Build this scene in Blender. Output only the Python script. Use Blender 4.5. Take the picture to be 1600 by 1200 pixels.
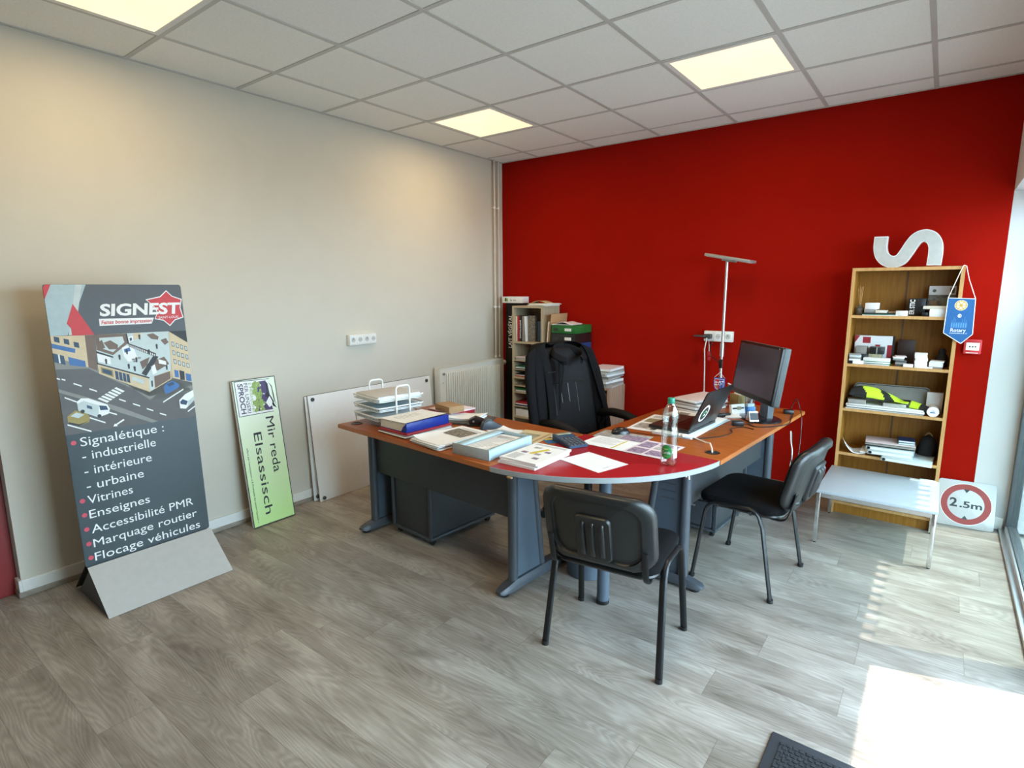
import bpy, bmesh, math, random
from mathutils import Matrix, Vector, noise
random.seed(7)
for o in list(bpy.data.objects): bpy.data.objects.remove(o)
S = bpy.context.scene
COL = S.collection
R = math.radians
PI = math.pi

# ------------------------------------------------------------------ camera
cam_d = bpy.data.cameras.new('camera'); cam = bpy.data.objects.new('camera', cam_d); COL.objects.link(cam)
cam_d.sensor_fit = 'HORIZONTAL'; cam_d.sensor_width = 36.0; cam_d.lens = 880.81 * 36.0 / 1600.0
cam_d.clip_start = 0.05; cam_d.clip_end = 200
def cam_matrix(yaw, pitch, roll, loc):
    cy, sy, cp, sp = math.cos(yaw), math.sin(yaw), math.cos(pitch), math.sin(pitch)
    f = Vector((sy*cp, cy*cp, sp)); r = Vector((cy, -sy, 0)); u = r.cross(f)
    cr, sr = math.cos(roll), math.sin(roll)
    r2 = cr*r + sr*u; u2 = -sr*r + cr*u
    m = Matrix.Identity(4)
    for i in range(3):
        m[i][0] = r2[i]; m[i][1] = u2[i]; m[i][2] = -f[i]; m[i][3] = loc[i]
    return m
cam.matrix_world = cam_matrix(R(-37.1884), R(-9.5984), R(-.2531), (3.6009, -4.5978, 1.5385))
S.camera = cam

# ------------------------------------------------------------------ light
S.view_settings.view_transform = 'Standard'; S.view_settings.look = 'None'
S.view_settings.gamma = 1.0; S.view_settings.use_curve_mapping = False
S.view_settings.exposure = 0.9
W = bpy.data.worlds.new('sky'); S.world = W; W.use_nodes = True
bg = W.node_tree.nodes['Background']
bg.inputs['Color'].default_value = (0.60, 0.82, 1.0, 1); bg.inputs['Strength'].default_value = 8.2
sd = bpy.data.lights.new('sun', 'SUN'); sun = bpy.data.objects.new('sun', sd); COL.objects.link(sun)
sd.energy = 4.4; sd.angle = R(0.32); sd.color = (1.0, 0.95, 0.85)
sun.rotation_euler = Vector((-1, -.30, -2.35)).to_track_quat('-Z', 'Y').to_euler()
sun.location = (8, 2, 9)
def portal(name, loc, rot, sx, sy):
    d = bpy.data.lights.new(name, 'AREA'); o = bpy.data.objects.new(name, d); COL.objects.link(o)
    d.shape = 'RECTANGLE'; d.size = sx; d.size_y = sy; d.energy = 1; d.cycles.is_portal = True
    o.location = loc; o.rotation_euler = rot
portal('daylight_portal', (4.16, -3.3, 1.06), (0, R(90), 0), 2.1, 6.5)

# ------------------------------------------------------------------ helpers
def T(x, y, z): return Matrix.Translation((x, y, z))
def RX(a): return Matrix.Rotation(a, 4, 'X')
def RY(a): return Matrix.Rotation(a, 4, 'Y')
def RZ(a): return Matrix.Rotation(a, 4, 'Z')
def frame(o, u, v):
    """matrix whose x runs along u, y along v, z along u x v"""
    u = Vector(u).normalized(); v = Vector(v); v = (v - u*v.dot(u)).normalized(); w = u.cross(v)
    m = Matrix.Identity(4)
    for i in range(3):
        m[i][0] = u[i]; m[i][1] = v[i]; m[i][2] = w[i]; m[i][3] = o[i]
    return m
def lin(h):
    h = h.lstrip('#'); c = [int(h[i:i+2], 16)/255 for i in (0, 2, 4)]
    return tuple(x/12.92 if x <= .04045 else ((x+.055)/1.055)**2.4 for x in c)

class MB:
    def __init__(s): s.v = []; s.f = []; s.m = []
    def add(s, vs, fs, mat=0, M=None):
        b = len(s.v)
        for p in vs:
            p = Vector(p); s.v.append(tuple(M @ p) if M else tuple(p))
        for k, f in enumerate(fs):
            s.f.append([b+i for i in f]); s.m.append(mat[k] if isinstance(mat, list) else mat)
        return s
    def box(s, x0, x1, y0, y1, z0, z1, mat=0, bev=0, M=None, seg=2):
        bm = bmesh.new(); bmesh.ops.create_cube(bm, size=1)
        for q in bm.verts:
            q.co = Vector(((x0+x1)/2 + q.co.x*(x1-x0), (y0+y1)/2 + q.co.y*(y1-y0), (z0+z1)/2 + q.co.z*(z1-z0)))
        if bev:
            bev = min(bev, .49*min(abs(x1-x0), abs(y1-y0), abs(z1-z0)))
            bmesh.ops.bevel(bm, geom=bm.edges[:], offset=bev, segments=seg, affect='EDGES', profile=.5)
        bm.verts.index_update()
        s.add([q.co for q in bm.verts], [[q.index for q in f.verts] for f in bm.faces], mat, M); bm.free(); return s
    def prism(s, poly, z0, z1, mat=0, M=None, bev=0, side=None):
        a = sum(poly[i][0]*poly[(i+1) % len(poly)][1]-poly[(i+1) % len(poly)][0]*poly[i][1] for i in range(len(poly)))
        if a < 0: poly = poly[::-1]
        n = len(poly)
        bm = bmesh.new()
        lo = [bm.verts.new((p[0], p[1], z0)) for p in poly]; hi = [bm.verts.new((p[0], p[1], z1)) for p in poly]
        bm.faces.new(lo[::-1]); top = bm.faces.new(hi)
        for i in range(n): bm.faces.new((lo[i], lo[(i+1) % n], hi[(i+1) % n], hi[i]))
        if bev:
            es = [e for e in bm.edges if (e.verts[0] in hi and e.verts[1] in hi) or (e.verts[0] in lo and e.verts[1] in lo)]
            bmesh.ops.bevel(bm, geom=es, offset=bev, segments=2, affect='EDGES', profile=.5)
        bm.normal_update(); bm.verts.index_update()
        fs = [[q.index for q in f.verts] for f in bm.faces]
        mm = mat if side is None else [mat if abs(f.normal.z) > .5 else side for f in bm.faces]
        s.add([q.co for q in bm.verts], fs, mm, M); bm.free(); return s
    def tube(s, pts, r, seg=8, mat=0, closed=False, M=None, flat=1.0, up=None):
        pts = [Vector(p) for p in pts]; n = len(pts)
        rs = r if isinstance(r, (list, tuple)) else [r]*n
        vs = []; fs = []; prev = None
        for i, p in enumerate(pts):
            if closed: t = pts[(i+1) % n]-pts[i-1]
            else: t = pts[min(i+1, n-1)]-pts[max(i-1, 0)]
            t.normalize()
            if prev is None:
                a = Vector(up) if up else (Vector((0, 0, 1)) if abs(t.z) < .9 else Vector((1, 0, 0)))
            else: a = prev
            b = (a - t*a.dot(t)).normalized(); prev = b; c = t.cross(b)
            for k in range(seg):
                th = 2*PI*k/seg
                vs.append(p + (b*math.cos(th) + c*math.sin(th)*flat)*rs[i])
        m = n if closed else n-1
        for i in range(m):
            for k in range(seg):
                j = (i+1) % n
                fs.append([i*seg+k, i*seg+(k+1) % seg, j*seg+(k+1) % seg, j*seg+k])
        if not closed:
            fs.append(list(range(seg))[::-1]); fs.append([(n-1)*seg+k for k in range(seg)])
        return s.add(vs, fs, mat, M)
    def cyl(s, p0, p1, r0, r1=None, seg=20, mat=0, M=None):
        return s.tube([p0, p1], [r0, r0 if r1 is None else r1], seg, mat, M=M)
    def lathe(s, prof, seg=24, mat=0, M=None):
        vs = []; fs = []; n = len(prof)
        for r, z in prof:
            for k in range(seg):
                th = 2*PI*k/seg; vs.append((r*math.cos(th), r*math.sin(th), z))
        for i in range(n-1):
            mi = mat
            for k in range(seg): fs.append([i*seg+k, i*seg+(k+1) % seg, (i+1)*seg+(k+1) % seg, (i+1)*seg+k])
        if prof[0][0] > 1e-4: fs.append(list(range(seg))[::-1])
        if prof[-1][0] > 1e-4: fs.append([(n-1)*seg+k for k in range(seg)])
        return s.add(vs, fs, mat, M)
    def loft(s, rings, mat=0, closed=True, caps=True, M=None):
        n = len(rings[0]); vs = [p for r in rings for p in r]; fs = []
        for i in range(len(rings)-1):
            for k in range(n if closed else n-1):
                fs.append([i*n+k, i*n+(k+1) % n, (i+1)*n+(k+1) % n, (i+1)*n+k])
        if caps and closed:
            fs.append(list(range(n))[::-1]); fs.append([(len(rings)-1)*n+k for k in range(n)])
        return s.add(vs, fs, mat, M)
    def grid(s, nx, ny, fn, mat=0, matfn=None, M=None):
        vs = [fn(i/nx, j/ny) for j in range(ny+1) for i in range(nx+1)]; fs = []; ms = []
        for j in range(ny):
            for i in range(nx):
                a = j*(nx+1)+i; fs.append([a, a+1, a+nx+2, a+nx+1])
                ms.append(matfn((i+.5)/nx, (j+.5)/ny) if matfn else mat)
        return s.add(vs, fs, ms, M)
    def quad(s, a, b, c, d, mat=0, M=None): return s.add([a, b, c, d], [[0, 1, 2, 3]], mat, M)
    def poly(s, pts, z=0, mat=0, M=None):
        a = sum(pts[i][0]*pts[(i+1) % len(pts)][1]-pts[(i+1) % len(pts)][0]*pts[i][1] for i in range(len(pts)))
        if a < 0: pts = pts[::-1]
        return s.add([(p[0], p[1], z) for p in pts], [list(range(len(pts)))], mat, M)
    def text(s, txt, M, w=None, h=None, mat=0, bold=0, shear=0, ext=.0003, center=False):
        v, f = glyphs(txt, bold, shear)
        if not v: return s
        x0 = min(p[0] for p in v); x1 = max(p[0] for p in v)
        sy = (h or .05)/.729; sx = (w/(x1-x0)) if w else sy
        cx = (x0+x1)/2 if center else x0
        b = [((p[0]-cx)*sx, p[1]*sy, p[2]*ext) for p in v]
        return s.add(b, f, mat, M)
_gl = {}
def glyphs(txt, bold, shear):
    k = (txt, bold, shear)
    if k in _gl: return _gl[k]
    c = bpy.data.curves.new('t', 'FONT'); c.body = txt; c.size = 1; c.offset = bold; c.shear = shear; c.extrude = .5; c.resolution_u = 3
    o = bpy.data.objects.new('t', c); COL.objects.link(o)
    dg = bpy.context.evaluated_depsgraph_get(); e = o.evaluated_get(dg); me = e.to_mesh()
    r = ([(v.co.x, v.co.y, v.co.z+.5) for v in me.vertices], [list(p.vertices) for p in me.polygons])
    e.to_mesh_clear(); bpy.data.objects.remove(o); bpy.data.curves.remove(c)
    _gl[k] = r; return r

def obj(name, mb, mats, parent=None, smooth=35, M=None):
    me = bpy.data.meshes.new(name); me.from_pydata(mb.v, [], mb.f)
    if not isinstance(mats, (list, tuple)): mats = [mats]
    for m in mats: me.materials.append(m)
    me.polygons.foreach_set('material_index', mb.m)
    if smooth:
        me.polygons.foreach_set('use_smooth', [True]*len(me.polygons)); me.set_sharp_from_angle(angle=R(smooth))
    me.update()
    o = bpy.data.objects.new(name, me); COL.objects.link(o)
    if parent: o.parent = parent
    if M is not None: o.matrix_local = M
    return o
def tag(o, label, cat, group=None):
    o['label'] = label; o['category'] = cat
    if group: o['group'] = group
    return o
def thing(name, label, cat, loc=(0, 0, 0), rz=0, group=None):
    o = bpy.data.objects.new(name, None); o.empty_display_size = .05; COL.objects.link(o)
    o.location = loc; o.rotation_euler = (0, 0, rz)
    return tag(o, label, cat, group)
def struct(name, mb, mats, smooth=0, parent=None):
    o = obj(name, mb, mats, parent, smooth)
    if not parent: o['kind'] = 'structure'
    return o
def dup(root, loc, rz, label, group=None):
    r = root.copy(); COL.objects.link(r); r.location = loc; r.rotation_euler = (0, 0, rz); r['label'] = label
    if group: r['group'] = group
    for ch in list(root.children):
        c = ch.copy(); COL.objects.link(c); c.parent = r
        for g in ch.children:
            d = g.copy(); COL.objects.link(d); d.parent = c
    return r

# ------------------------------------------------------------------ materials
def mat(name, color, rough=.5, metal=0, var=.06, scale=30, bump=0, stretch=None, color2=None, spec=.5, coat=0, detail=3, bscale=None):
    if isinstance(color, str): color = lin(color)
    m = bpy.data.materials.new(name); m.use_nodes = True; nt = m.node_tree; N = nt.nodes; L = nt.links
    b = N['Principled BSDF']; b.inputs['Roughness'].default_value = rough; b.inputs['Metallic'].default_value = metal
    b.inputs['Specular IOR Level'].default_value = spec; b.inputs['Coat Weight'].default_value = coat
    tc = N.new('ShaderNodeTexCoord'); mp = N.new('ShaderNodeMapping'); L.new(tc.outputs['Object'], mp.inputs['Vector'])
    mp.inputs['Scale'].default_value = stretch or (1, 1, 1)
    nz = N.new('ShaderNodeTexNoise'); nz.inputs['Scale'].default_value = scale; nz.inputs['Detail'].default_value = detail
    L.new(mp.outputs['Vector'], nz.inputs['Vector'])
    rp = N.new('ShaderNodeValToRGB'); L.new(nz.outputs['Fac'], rp.inputs['Fac'])
    if color2 is not None:
        if isinstance(color2, str): color2 = lin(color2)
        a, c = color, color2
    else:
        a = tuple(max(0, x*(1-var)) for x in color); c = tuple(min(1, x*(1+var)) for x in color)
    rp.color_ramp.elements[0].position = .3; rp.color_ramp.elements[1].position = .7
    rp.color_ramp.elements[0].color = (*a, 1); rp.color_ramp.elements[1].color = (*c, 1)
    L.new(rp.outputs['Color'], b.inputs['Base Color'])
    if bump:
        bp = N.new('ShaderNodeBump'); bp.inputs['Strength'].default_value = bump; bp.inputs['Distance'].default_value = .002
        if bscale:
            n2 = N.new('ShaderNodeTexNoise'); n2.inputs['Scale'].default_value = bscale; n2.inputs['Detail'].default_value = 4
            L.new(mp.outputs['Vector'], n2.inputs['Vector']); L.new(n2.outputs['Fac'], bp.inputs['Height'])
        else: L.new(nz.outputs['Fac'], bp.inputs['Height'])
        L.new(bp.outputs['Normal'], b.inputs['Normal'])
    return m
def emis(name, color, strength):
    m = bpy.data.materials.new(name); m.use_nodes = True; nt = m.node_tree; b = nt.nodes['Principled BSDF']
    b.inputs['Base Color'].default_value = (.8, .8, .75, 1); b.inputs['Roughness'].default_value = .4
    tc = nt.nodes.new('ShaderNodeTexCoord'); nz = nt.nodes.new('ShaderNodeTexNoise'); nz.inputs['Scale'].default_value = 3
    nt.links.new(tc.outputs['Object'], nz.inputs['Vector'])
    rp = nt.nodes.new('ShaderNodeValToRGB'); nt.links.new(nz.outputs['Fac'], rp.inputs['Fac'])
    rp.color_ramp.elements[0].position = .3; rp.color_ramp.elements[1].position = .7
    rp.color_ramp.elements[0].color = (color[0], color[1]*.93, color[2]*.85, 1); rp.color_ramp.elements[1].color = (*color, 1)
    nt.links.new(rp.outputs['Color'], b.inputs['Emission Color'])
    b.inputs['Emission Strength'].default_value = strength
    return m
def glass(name, tint, rough=0.0, refl=.5):
    m = bpy.data.materials.new(name); m.use_nodes = True; nt = m.node_tree; N = nt.nodes; L = nt.links
    N.remove(N['Principled BSDF']); out = N['Material Output']
    t = N.new('ShaderNodeBsdfTransparent'); t.inputs['Color'].default_value = (*tint, 1)
    g = N.new('ShaderNodeBsdfGlossy'); g.inputs['Roughness'].default_value = rough
    fr = N.new('ShaderNodeFresnel'); fr.inputs['IOR'].default_value = 1.5
    ml = N.new('ShaderNodeMath'); ml.operation = 'MULTIPLY'; ml.inputs[1].default_value = refl; L.new(fr.outputs['Fac'], ml.inputs[0])
    mx = N.new('ShaderNodeMixShader'); L.new(ml.outputs[0], mx.inputs['Fac']); L.new(t.outputs[0], mx.inputs[1]); L.new(g.outputs[0], mx.inputs[2])
    L.new(mx.outputs[0], out.inputs['Surface'])
    return m

def floor_material():
    m = bpy.data.materials.new('grey_oak_vinyl'); m.use_nodes = True; nt = m.node_tree; N = nt.nodes; L = nt.links
    b = N['Principled BSDF']
    def math_(op, a, c=None, v2=None):
        n = N.new('ShaderNodeMath'); n.operation = op
        if isinstance(a, (int, float)): n.inputs[0].default_value = a
        else: L.new(a, n.inputs[0])
        if c is not None:
            if isinstance(c, (int, float)): n.inputs[1].default_value = c
            else: L.new(c, n.inputs[1])
        return n.outputs[0]
    tc = N.new('ShaderNodeTexCoord'); sx = N.new('ShaderNodeSeparateXYZ'); L.new(tc.outputs['Object'], sx.inputs[0])
    PW, PL = .1835, 1.239
    y = math_('DIVIDE', math_('ADD', sx.outputs['Y'], 20.605), PW); row = math_('FLOOR', y); fy = math_('FRACT', y)
    wn = N.new('ShaderNodeTexWhiteNoise'); wn.noise_dimensions = '1D'; L.new(row, wn.inputs['W'])
    xo = math_('DIVIDE', math_('ADD', math_('ADD', sx.outputs['X'], 20), math_('MULTIPLY', wn.outputs['Value'], PL)), PL)
    col = math_('FLOOR', xo); fx = math_('FRACT', xo)
    cb = N.new('ShaderNodeCombineXYZ'); L.new(row, cb.inputs[0]); L.new(col, cb.inputs[1])
    wn2 = N.new('ShaderNodeTexWhiteNoise'); wn2.noise_dimensions = '2D'; L.new(cb.outputs[0], wn2.inputs['Vector'])
    # per plank offset grain space
    cv = N.new('ShaderNodeVectorMath'); cv.operation = 'SCALE'; L.new(wn2.outputs['Color'], cv.inputs[0]); cv.inputs['Scale'].default_value = 37
    ad = N.new('ShaderNodeVectorMath'); L.new(tc.outputs['Object'], ad.inputs[0]); L.new(cv.outputs[0], ad.inputs[1])
    def noise_(scale, stretch, detail, dist=0, rough=.5):
        mp = N.new('ShaderNodeMapping'); mp.inputs['Scale'].default_value = stretch; L.new(ad.outputs[0], mp.inputs['Vector'])
        n = N.new('ShaderNodeTexNoise'); n.inputs['Scale'].default_value = scale; n.inputs['Detail'].default_value = detail
        n.inputs['Distortion'].default_value = dist; n.inputs['Roughness'].default_value = rough
        L.new(mp.outputs[0], n.inputs['Vector']); return n.outputs['Fac']
    cloud = noise_(2.2, (1, 3.2, 1), 3, .6)
    # cathedral rings : sine of a smooth stretched noise
    base = noise_(1.6, (.55, 3.4, 1), 1.5, .35)
    ring = math_('SINE', math_('MULTIPLY', base, 230))
    fibre = noise_(110, (.06, 1, 1), 5, .25, .7)
    val = math_('ADD', math_('MULTIPLY', cloud, .95), math_('MULTIPLY', wn2.outputs['Value'], .13))
    val = math_('ADD', val, math_('MULTIPLY', ring, .055)); val = math_('ADD', val, math_('MULTIPLY', fibre, .60))
    rp = N.new('ShaderNodeValToRGB'); mr = N.new('ShaderNodeMapRange'); L.new(val, mr.inputs['Value'])
    mr.inputs['From Min'].default_value = .46; mr.inputs['From Max'].default_value = 1.26
    L.new(mr.outputs[0], rp.inputs['Fac'])
    cr = rp.color_ramp; cr.elements[0].color = (.125, .102, .082, 1); cr.elements[1].color = (.50, .46, .415, 1)
    e = cr.elements.new(.5); e.color = (.285, .251, .217, 1)
    # seams
    sy_ = math_('MINIMUM', fy, math_('SUBTRACT', 1, fy)); sxx = math_('MINIMUM', fx, math_('SUBTRACT', 1, fx))
    ly = math_('LESS_THAN', sy_, .009); lx = math_('LESS_THAN', sxx, .0013)
    seam = math_('MAXIMUM', ly, lx)
    mx = N.new('ShaderNodeMix'); mx.data_type = 'RGBA'; mx.blend_type = 'MULTIPLY'; L.new(math_('MULTIPLY', seam, .38), mx.inputs['Factor'])
    L.new(rp.outputs['Color'], mx.inputs['A']); mx.inputs['B'].default_value = (.35, .33, .3, 1)
    L.new(mx.outputs['Result'], b.inputs['Base Color'])
    b.inputs['Roughness'].default_value = .42; b.inputs['Specular IOR Level'].default_value = .4
    bp = N.new('ShaderNodeBump'); bp.inputs['Strength'].default_value = .12; bp.inputs['Distance'].default_value = .001
    L.new(math_('SUBTRACT', fibre, seam), bp.inputs['Height']); L.new(bp.outputs['Normal'], b.inputs['Normal'])
    return m

def wood(name, c1, c2, stretch=(1, 12, 12), scale=4, rough=.4, ring=40):
    m = bpy.data.materials.new(name); m.use_nodes = True; nt = m.node_tree; N = nt.nodes; L = nt.links; b = N['Principled BSDF']
    tc = N.new('ShaderNodeTexCoord'); mp = N.new('ShaderNodeMapping'); mp.inputs['Scale'].default_value = stretch; L.new(tc.outputs['Object'], mp.inputs[0])
    nz = N.new('ShaderNodeTexNoise'); nz.inputs['Scale'].default_value = scale; nz.inputs['Detail'].default_value = 5; nz.inputs['Distortion'].default_value = .4
    L.new(mp.outputs[0], nz.inputs['Vector'])
    rp = N.new('ShaderNodeValToRGB'); L.new(nz.outputs['Fac'], rp.inputs['Fac'])
    rp.color_ramp.elements[0].position = .32; rp.color_ramp.elements[1].position = .68
    rp.color_ramp.elements[0].color = (*lin(c1), 1); rp.color_ramp.elements[1].color = (*lin(c2), 1)
    L.new(rp.outputs[0], b.inputs['Base Color']); b.inputs['Roughness'].default_value = rough; b.inputs['Specular IOR Level'].default_value = .25
    bp = N.new('ShaderNodeBump'); bp.inputs['Strength'].default_value = .05; bp.inputs['Distance'].default_value = .001
    L.new(nz.outputs['Fac'], bp.inputs['Height']); L.new(bp.outputs['Normal'], b.inputs['Normal'])
    return m

M_ = {}
M_['floor'] = floor_material()
M_['wall'] = mat('white_wall_paint', (.63, .587, .508), .8, var=.012, scale=6, bump=.15, bscale=160)
M_['red_wall'] = mat('red_wall_paint', (.305, .0058, .0020), .9, var=.03, scale=4, bump=.15, bscale=160, spec=.06)
M_['tile'] = mat('mineral_ceiling_tile', (.88, .87, .83), .9, var=.035, scale=90, bump=.35, bscale=140)
M_['tbar'] = mat('ceiling_bar_enamel', (.55, .54, .51), .5, var=.02)
M_['white'] = mat('white_paint', (.80, .80, .78), .4, var=.02)
M_['pier'] = mat('white_reveal_paint', (.60, .595, .605), .7, var=.015, scale=6, bump=.1, bscale=160)
M_['skirt'] = mat('white_skirting', (.78, .78, .75), .4, var=.02)
M_['floorwood_edge'] = mat('oak_edge_strip', (.30, .26, .22), .5, var=.15, scale=20)
M_['red_frame'] = mat('red_door_paint', (.24, .014, .016), .35, var=.03)
M_['dark_door'] = mat('dark_door_leaf', (.05, .008, .008), .3)
M_['alu'] = mat('brushed_aluminium', (.62, .63, .64), .35, 1, var=.04, scale=60, stretch=(1, 20, 20))
M_['alu_dark'] = mat('dark_aluminium', (.10, .11, .12), .4, .6)
M_['chrome'] = mat('chrome_steel', (.75, .76, .77), .16, 1, var=.02)
M_['pane'] = glass('window_glass', (.985, .995, .99), .02, .35)
M_['film'] = glass('sun_dimming_film', (.78, .82, .79), .05, .08)
M_['clear'] = glass('clear_glass', (.90, .95, .93), .02, .8)
M_['pave'] = mat('pavement', (.25, .245, .23), .9, var=.12, scale=5)
M_['lit'] = emis('light_diffuser', (1.0, .86, .52), .52)
M_['desk'] = wood('cherry_laminate', '#874116', '#9e5423', stretch=(2, 16, 16), scale=5, rough=.38)
M_['desk_edge'] = mat('cherry_edge_band', '#a96330', .4, var=.06)
M_['red_top'] = mat('red_laminate', (.36, .010, .015), .42, var=.03, scale=60, spec=.22)
M_['grey_edge'] = mat('grey_edge_band', (.30, .31, .31), .4, var=.03)
M_['anth'] = mat('anthracite_steel', (.062, .071, .084), .42, .1, var=.05, scale=40)
M_['anth2'] = mat('anthracite_panel', (.046, .048, .052), .55, 0, var=.05)
M_['anth3'] = mat('slate_leg_panel', (.075, .098, .128), .5, 0, var=.05)
M_['blk'] = mat('black_plastic', (.010, .010, .0105), .34, var=.1)
M_['shell'] = mat('dark_grey_moulded_plastic', (.012, .0122, .0125), .36, var=.06, spec=.6)
M_['oak_seam'] = mat('brown_seam_strip', '#6a4318', .5)
M_['blk_gloss'] = mat('glossy_black_plastic', (.012, .012, .013), .18, var=.1)
M_['blk_steel'] = mat('black_tube_steel', (.011, .011, .012), .34, .2, var=.1)
M_['fab'] = mat('black_seat_fabric', (.007, .007, .0075), .95, spec=.1, var=.25, scale=300, bump=.3)
M_['leather'] = mat('black_leatherette', (.0085, .008, .0088), .6, var=.15, scale=120, bump=.25, spec=.18)
M_['stitch'] = mat('grey_stitching', (.20, .20, .20), .8)
M_['jacket'] = mat('black_wool_cloth', (.0105, .010, .0108), .95, spec=.08, var=.2, scale=200, bump=.3)
M_['lining'] = mat('black_satin_lining', (.006, .006, .007), .6, var=.1)
M_['paper'] = mat('white_paper', (.80, .79, .785), .8, var=.02)
M_['paper2'] = mat('cream_paper', (.72, .66, .55), .8, var=.04)
M_['paper3'] = mat('pink_tinted_paper', (.70, .58, .60), .8, var=.05)
M_['ink'] = mat('grey_print', (.30, .30, .32), .8, var=.5, scale=250, color2=(.75, .74, .73), stretch=(1, 6, 1))
M_['dkphoto'] = mat('dark_photo_print', (.06, .055, .05), .5, color2=(.28, .24, .18), scale=60)
M_['violet'] = mat('violet_print', (.12, .08, .16), .6, color2=(.40, .30, .38), scale=50)
M_['greyprint'] = mat('grey_picture_print', (.22, .22, .21), .6, color2=(.52, .50, .47), scale=40)
M_['yellowink'] = mat('yellow_print', (.60, .46, .05), .7)
M_['gold_ink'] = mat('ochre_print', (.45, .30, .05), .7)
M_['olive'] = mat('olive_print', (.20, .19, .12), .7, color2=(.34, .31, .2), scale=40)
M_['envelope'] = mat('tan_envelope_paper', (.55, .42, .24), .8, var=.05)
M_['kraft'] = mat('kraft_cardboard', (.36, .22, .11), .85, var=.08, scale=60)
M_['card'] = mat('brown_cardboard', (.42, .25, .12), .85, var=.06, scale=60)
M_['cork'] = mat('olive_card_box', (.30, .22, .09), .8, var=.08)
M_['blue'] = mat('blue_binder_cover', (.008, .028, .24), .35, var=.08)
M_['redf'] = mat('red_card_folder', (.34, .012, .022), .5, var=.08)
M_['greyf'] = mat('grey_card_folder', (.26, .24, .22), .7, var=.1)
M_['ltblue'] = mat('pale_blue_box_board', (.44, .58, .64), .55, var=.03)
M_['boxgrey'] = mat('pale_grey_box_side', (.36, .38, .38), .55, var=.03)
M_['green'] = mat('green_file_board', (.010, .13, .022), .5, var=.1)
M_['dkblue'] = mat('dark_blue_file_board', (.010, .045, .16), .5, var=.1)
M_['dkgreen'] = mat('dark_green_folder', (.02, .12, .07), .5, var=.1)
M_['shelf_lt'] = wood('pale_ash_laminate', '#a8977c', '#b9a88d', stretch=(14, 14, 1), scale=5, rough=.5)
M_['cab_pink'] = wood('pinkish_ash_laminate', '#9c7f6c', '#b79a86', stretch=(16, 16, 1), scale=5, rough=.5)
M_['oak'] = wood('oak_veneer_shelf', '#93601e', '#a6712c', stretch=(18, 18, 1), scale=5, rough=.5)
M_['oak_edge'] = wood('beech_edge', '#b98a55', '#c99a64', stretch=(18, 18, 1), scale=4, rough=.5)
M_['brown'] = mat('dark_brown_board', (.045, .016, .010), .5)
M_['lampgrey'] = mat('grey_lamp_enamel', (.36, .35, .33), .4, .4)
M_['socket'] = mat('white_socket_plastic', (.78, .76, .72), .35, var=.02)
M_['hole'] = mat('dark_socket_hole', (.03, .03, .03), .6)
M_['steelgrey'] = mat('silver_plastic', (.055, .061, .060), .5, 0)
M_['screen'] = mat('switched_off_screen', (.060, .045, .078), .22, var=.04, spec=.6)
M_['board'] = mat('dark_slate_print', '#4a545a', .5, var=.02)
M_['board_top'] = mat('charcoal_print', '#50545a', .5, var=.03)
M_['flap'] = mat('light_grey_painted_sheet', (.42, .43, .43), .45, var=.03)
M_['bullet'] = mat('coral_red_print', '#d04a5e', .5)
M_['logo_red'] = mat('logo_red_print', '#c8323a', .5)
M_['prt_white'] = mat('white_print', (.85, .85, .85), .5, var=.01)
M_['prt_palegrey'] = mat('pale_blue_grey_print', '#a9bcc2', .5)
M_['prt_silver'] = mat('silver_grey_print', '#c0cacb', .5)
M_['prt_road'] = mat('road_grey_print', '#5a5757', .5, var=.08, scale=20)
M_['prt_pave'] = mat('pavement_grey_print', '#86847f', .5)
M_['prt_beige'] = mat('beige_print', '#d2bd9a', .5, var=.05)
M_['prt_brown'] = mat('brown_print', '#70594c', .5, var=.1)
M_['prt_dk'] = mat('black_print', '#242427', .5)
M_['prt_pale'] = mat('pale_floor_print', '#c3cfd0', .5, var=.04)
M_['prt_blue'] = mat('blue_print', '#3a6aa8', .5)
M_['tape'] = mat('grey_tape_plastic', '#3a424c', .4)
M_['plate'] = mat('white_sign_plate', (.50, .50, .51), .4, var=.015)
M_['s_face'] = mat('grey_letter_face', (.50, .51, .49), .5)
M_['prt_navy'] = mat('navy_print', '#27425f', .5)
M_['prt_gold'] = mat('mustard_print', '#9c8848', .5)
M_['gsign'] = None
M_['purple'] = mat('purple_print', '#4b3a68', .5, var=.1)
M_['leaf'] = mat('leaf_green_print', '#6f8f3a', .5, color2='#a8bf70', scale=70)
M_['txt_dk'] = mat('dark_grey_lettering', '#2b3333', .5)
M_['txt_navy'] = mat('indigo_lettering', '#3c3450', .5)
M_['panelw'] = mat('white_composite_sheet', (.82, .82, .82), .35, var=.015)
M_['panel_edge'] = mat('dark_sheet_edge', (.10, .10, .10), .5)
M_['rad'] = mat('radiator_enamel', (.76, .75, .70), .35, var=.02)
M_['rotary'] = mat('blue_pennant_cloth', '#205c95', .7, var=.06, scale=80)
M_['pen_blue'] = mat('royal_blue_cloth', '#1d3c96', .7)
M_['pen_red'] = mat('red_cloth', '#b0202c', .7)
M_['cordw'] = mat('white_cord', (.78, .74, .68), .6)
M_['goldemb'] = mat('gold_emblem', '#c79a3a', .5)
M_['cream'] = mat('cream_emblem', '#ded6b8', .6)
M_['signred'] = mat('traffic_sign_red', '#8f2c27', .4)
M_['table'] = mat('white_table_laminate', (.43, .465, .51), .3, var=.02)
M_['hivis'] = mat('fluorescent_yellow_cloth', (.55, .78, .03), .7, var=.05)
M_['blackcloth'] = mat('black_cloth', (.013, .013, .014), .85, var=.2)
M_['greypl'] = mat('grey_plastic', (.28, .27, .25), .5)
M_['teal'] = mat('teal_book_cover', (.02, .16, .17), .5)
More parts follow.
